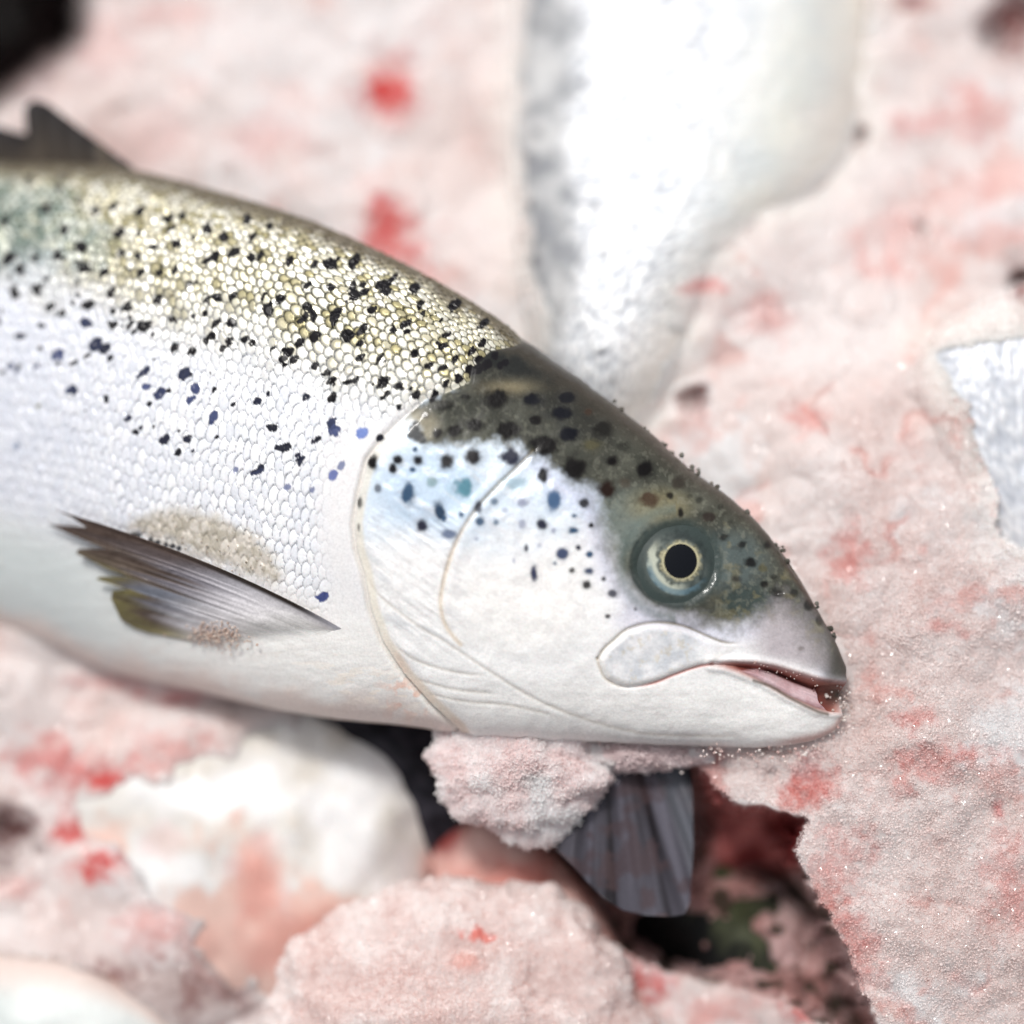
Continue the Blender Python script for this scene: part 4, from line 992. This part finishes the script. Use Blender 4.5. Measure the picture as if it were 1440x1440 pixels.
# smooth blood-soaked ridge
def ridge_col(X, Y, v, e, rid):
    n = fbm(X, Y, 60, 3, 9)
    c = mix(srgb(206, 150, 140), srgb(220, 184, 176), np.clip(.5 + n, 0, 1))
    c = mix(c, srgb(112, 24, 26), .9 * STAIN(X, Y, 628, 1168, 44, 48, n))
    return mix(c, srgb(206, 96, 84), .3 * STAIN(X, Y, 740, 1260, 50, 70, n))
buried([(600,1170,610,1230,16,-190),(680,1150,600,1290,60,-185),(770,1190,640,1370,80,-175),(838,1270,690,1430,90,-165),(880,1350,740,1490,95,-155),(930,1440,780,1560,90,-150),(960,1540,860,1620,50,-150)],
    'salmon', 'smooth pink blood soaked fish flank curving below the dark grey tail', ridge_col, lump=6)

# -------- loose crystals: countless, one object
ico_v = []
g = (1 + 5 ** .5) / 2
ico_v = np.array([(-1,g,0),(1,g,0),(-1,-g,0),(1,-g,0),(0,-1,g),(0,1,g),(0,-1,-g),(0,1,-g),(g,0,-1),(g,0,1),(-g,0,-1),(-g,0,1)], float) / math.hypot(1, g)
ico_f = np.array([(0,11,5),(0,5,1),(0,1,7),(0,7,10),(0,10,11),(1,5,9),(5,11,4),(11,10,2),(10,7,6),(7,1,8),(3,9,4),(3,4,2),(3,2,6),(3,6,8),(3,8,9),(4,9,5),(2,4,11),(6,2,10),(8,6,7),(9,8,1)])
def crystals(name, P, rad, cols, label):
    n = len(P)
    V = ico_v[None] * (1 + .6 * (rng.random((n, 12, 1)) - .5))
    sx = rng.uniform(.75, 1.2, (n, 1, 3)); V = V * sx * rad[:, None, None]
    C3 = P[:, None, :] + V
    W = to_world(C3[..., 0], C3[..., 1], C3[..., 2]).reshape(-1, 3)
    T = (ico_f[None] + (np.arange(n) * 12)[:, None, None]).reshape(-1, 3)
    o = mesh_obj(name, W, None, T[:, ::-1], np.repeat(cols, 12, 0), M_grain, smooth=False)
    return set_props(o, label, 'ice', None, 'stuff')
hz = zmap_of(IX[20:-20, 20:-20], IY[20:-20, 20:-20], H[20:-20, 20:-20], 3)
pts = []
N = 95000
x = rng.uniform(880, 1460, N); y = rng.uniform(560, 1460, N); z = hz(x, y)
hole_ok = poly_sdf(x, y, HOLE) < -4
keep = (z > -70) & hole_ok & (rng.random(N) < sm(z, -90, 40)) & ~((fish_z(x, y) > z))
P = np.stack([x, y, z + rng.uniform(-1.8, 1.2, N)], 1)[keep]
R = rng.uniform(.8, 1.8, len(P)) * np.where(rng.random(len(P)) < .04, 1.7, 1)
own = []
for X, Y, Z, Cq in clump_surf:
    k = rng.choice(len(X), min(len(X), 20000 if X.max() - X.min() > 300 else 9000), replace=False); own.append(Cq[k])
    P = np.vstack([P, np.stack([X[k], Y[k], Z[k]], 1) + (lambda q: q / (np.linalg.norm(q, axis=1, keepdims=True) + 1e-6) * rng.uniform(-1, 1, (len(k), 1)) ** 3 * 4.5)(np.stack([X[k] - X.mean(), Y[k] - Y.mean(), Z[k] - Z.min()], 1))]); R = np.r_[R, rng.uniform(.8, 1.8, len(k))]
cc = ice_color(P[:, 0], P[:, 1], P[:, 2])[0]
own = np.vstack(own); cc[len(cc) - len(own):] = own
cc = np.clip(mix(cc, srgb(240, 234, 232), rng.uniform(0, .5, len(P)) ** 1.5), 0, .9)
crystals('ice_grains', P, R, np.clip(cc * np.array([1.18, 1.165, 1.165]) + .055, 0, .95), 'loose glittering grains on the surface of the crushed ice')
# crystals sticking to the fish: at the lips, along the brow line, on the fin, at the chin
P = []; R = []; cc = []
def stick(n, fx_, rad, c0, c1_):
    for _ in range(n):
        xx, yy, zz = fx_()
        P.append((xx, yy, zz)); R.append(rng.uniform(*rad)); cc.append(mix(c0, c1_, rng.random()))
white0, white1 = srgb(226, 208, 200), srgb(248, 244, 240)
def lips():
    xx, yy = rng.normal(1178, 11), rng.normal(990, 18)
    return xx, yy, 30 + rng.uniform(-8, 22)
stick(120, lips, (1.2, 3.0), white0, white1)
def inmouth():
    t = rng.random(); xx = 1050 + 105 * t + rng.normal(0, 4); yy = 931 + 30 * t + rng.normal(0, 4)
    return xx, yy, float(fish_z(xx, yy)) + rng.uniform(0, 3)
stick(26, inmouth, (.7, 1.4), srgb(216, 180, 170), white1)
Dl = spline(ST_[:, 0:2], 20); Dl = Dl[(Dl[:, 0] > 840) & (Dl[:, 0] < 1185)]
def brow():
    hub = hubs[rng.integers(len(hubs))]
    k = int(np.clip(hub + rng.normal(0, 2.2), 0, len(Dl) - 1)); xx, yy = Dl[k]
    return xx + rng.normal(0, 2) + 1.5, yy + rng.normal(0, 2) - 1.0, np.interp(xx, ST_[:, 0], ST_[:, 5]) + rng.uniform(-4, 14)
hubs = [np.argmin(np.abs(Dl[:, 0] - v)) for v in (872, 903, 926, 941, 980, 992, 1000, 1060, 1100, 1106, 1140, 1147, 1168)]
stick(38, brow, (2.0, 4.4), srgb(92, 90, 82), srgb(150, 146, 138))
def finpatch():
    xx, yy = rng.normal(305, 20), rng.normal(893, 10)
    return xx, yy, float(fish_z(xx, yy)) + rng.uniform(6, 12)
stick(300, finpatch, (.9, 2.0), srgb(206, 176, 160), srgb(240, 228, 218))
def axil():
    t = rng.random(); xx = 180 + 200 * t + rng.normal(0, 14); yy = 748 + 55 * t + rng.normal(0, 12)
    return xx, yy, float(fish_z(xx, yy)) + rng.uniform(0, 3)
stick(80, axil, (.7, 1.4), srgb(170, 156, 136), srgb(226, 214, 200))
def chin():
    xx = rng.uniform(810, 980); yy = 1048 + rng.normal(4, 9) + (12 if 850 < xx < 960 else 0)
    return xx, yy, -20 + rng.uniform(-14, 34)
stick(260, chin, (1.0, 2.6), srgb(214, 190, 188), white1)
def under():
    xx = rng.uniform(985, 1190); yy = np.interp(xx, [985, 1070, 1140, 1190], [1056, 1055, 1047, 1022]) + rng.normal(5, 8)
    return xx, yy, 34 + rng.uniform(-10, 16)
stick(110, under, (1.0, 2.6), srgb(226, 196, 190), white1)
crystals('ice_crystals', np.array(P), np.array(R), np.array(cc), 'ice crystals clinging to the lips, brow, chin and fin of the spotted salmon')

# -------- dark ground under the heap
gm = bpy.data.meshes.new('ground')
gm.from_pydata([(-60, -60, 0), (60, -60, 0), (60, 60, 0), (-60, 60, 0)], [], [(0, 1, 2, 3)])
gm.materials.append(M_dark)
go = bpy.data.objects.new('ground', gm); sc.collection.objects.link(go); go['kind'] = 'structure'
go['label'] = 'black ground beyond the ice at the top left corner'; go['category'] = 'ground'
go.location.z = float(to_world(IX, IY, H)[..., 2].min()) - 0.002

# ================================================================== LIGHT AND CAMERA
w = bpy.data.worlds.new('World'); sc.world = w; w.use_nodes = True
nt = w.node_tree; nt.nodes.clear()
out = nt.nodes.new('ShaderNodeOutputWorld'); bg = nt.nodes.new('ShaderNodeBackground'); sky = nt.nodes.new('ShaderNodeTexSky')
sky.sky_type = 'NISHITA'; sky.sun_disc = False
Fd = np.array([-0.22, 0.62, 0.80])                        # towards the sun, in the picture's frame
Ld = Vector((Fd[0], Fd[1] * CT - Fd[2] * ST, Fd[1] * ST + Fd[2] * CT)).normalized()
elev = math.asin(Ld.z); azim = math.atan2(Ld.x, Ld.y)
sky.sun_elevation = elev; sky.sun_rotation = azim
sky.air_density = 1.0; sky.dust_density = 4.0; sky.ozone_density = 1.0
hs_ = nt.nodes.new('ShaderNodeHueSaturation'); hs_.inputs['Saturation'].default_value = 0.2     # thin overcast
nt.links.new(sky.outputs[0], hs_.inputs['Color']); nt.links.new(hs_.outputs[0], bg.inputs[0]); nt.links.new(bg.outputs[0], out.inputs[0])
bg.inputs[1].default_value = 0.085
sun = bpy.data.lights.new('sun', 'SUN'); sun.energy = 1.5; sun.angle = math.radians(10); sun.color = (1.0, .97, .93)
so = bpy.data.objects.new('sun', sun); sc.collection.objects.link(so)
so.rotation_euler = Ld.to_track_quat('Z', 'Y').to_euler(); so.location = Ld * 2

cam = bpy.data.cameras.new('camera'); co_ = bpy.data.objects.new('camera', cam); sc.collection.objects.link(co_)
cam.sensor_width = 36; cam.sensor_height = 36; cam.lens = 36 * DIST / 1440
co_.location = Vector(to_world(np.float64(720), np.float64(720), np.float64(DIST - 1e-6)))
co_.location = Vector((0, -DIST * U * ST, DIST * U * CT + LIFT))
co_.rotation_euler = (TILT, 0, 0)
cam.clip_start = 0.01; cam.clip_end = 500
cam.dof.use_dof = True; cam.dof.focus_distance = (DIST - 72) * U; cam.dof.aperture_fstop = 1.5
sc.camera = co_
sc.view_settings.view_transform = 'Standard'; sc.view_settings.look = 'None'; sc.view_settings.gamma = 1
sc.view_settings.use_curve_mapping = False
sc.view_settings.exposure = 0.55
sc.render.engine = 'CYCLES'
sc.cycles.use_denoising = True
sc.cycles.max_bounces = 10; sc.cycles.diffuse_bounces = 6; sc.cycles.glossy_bounces = 3; sc.cycles.transmission_bounces = 4
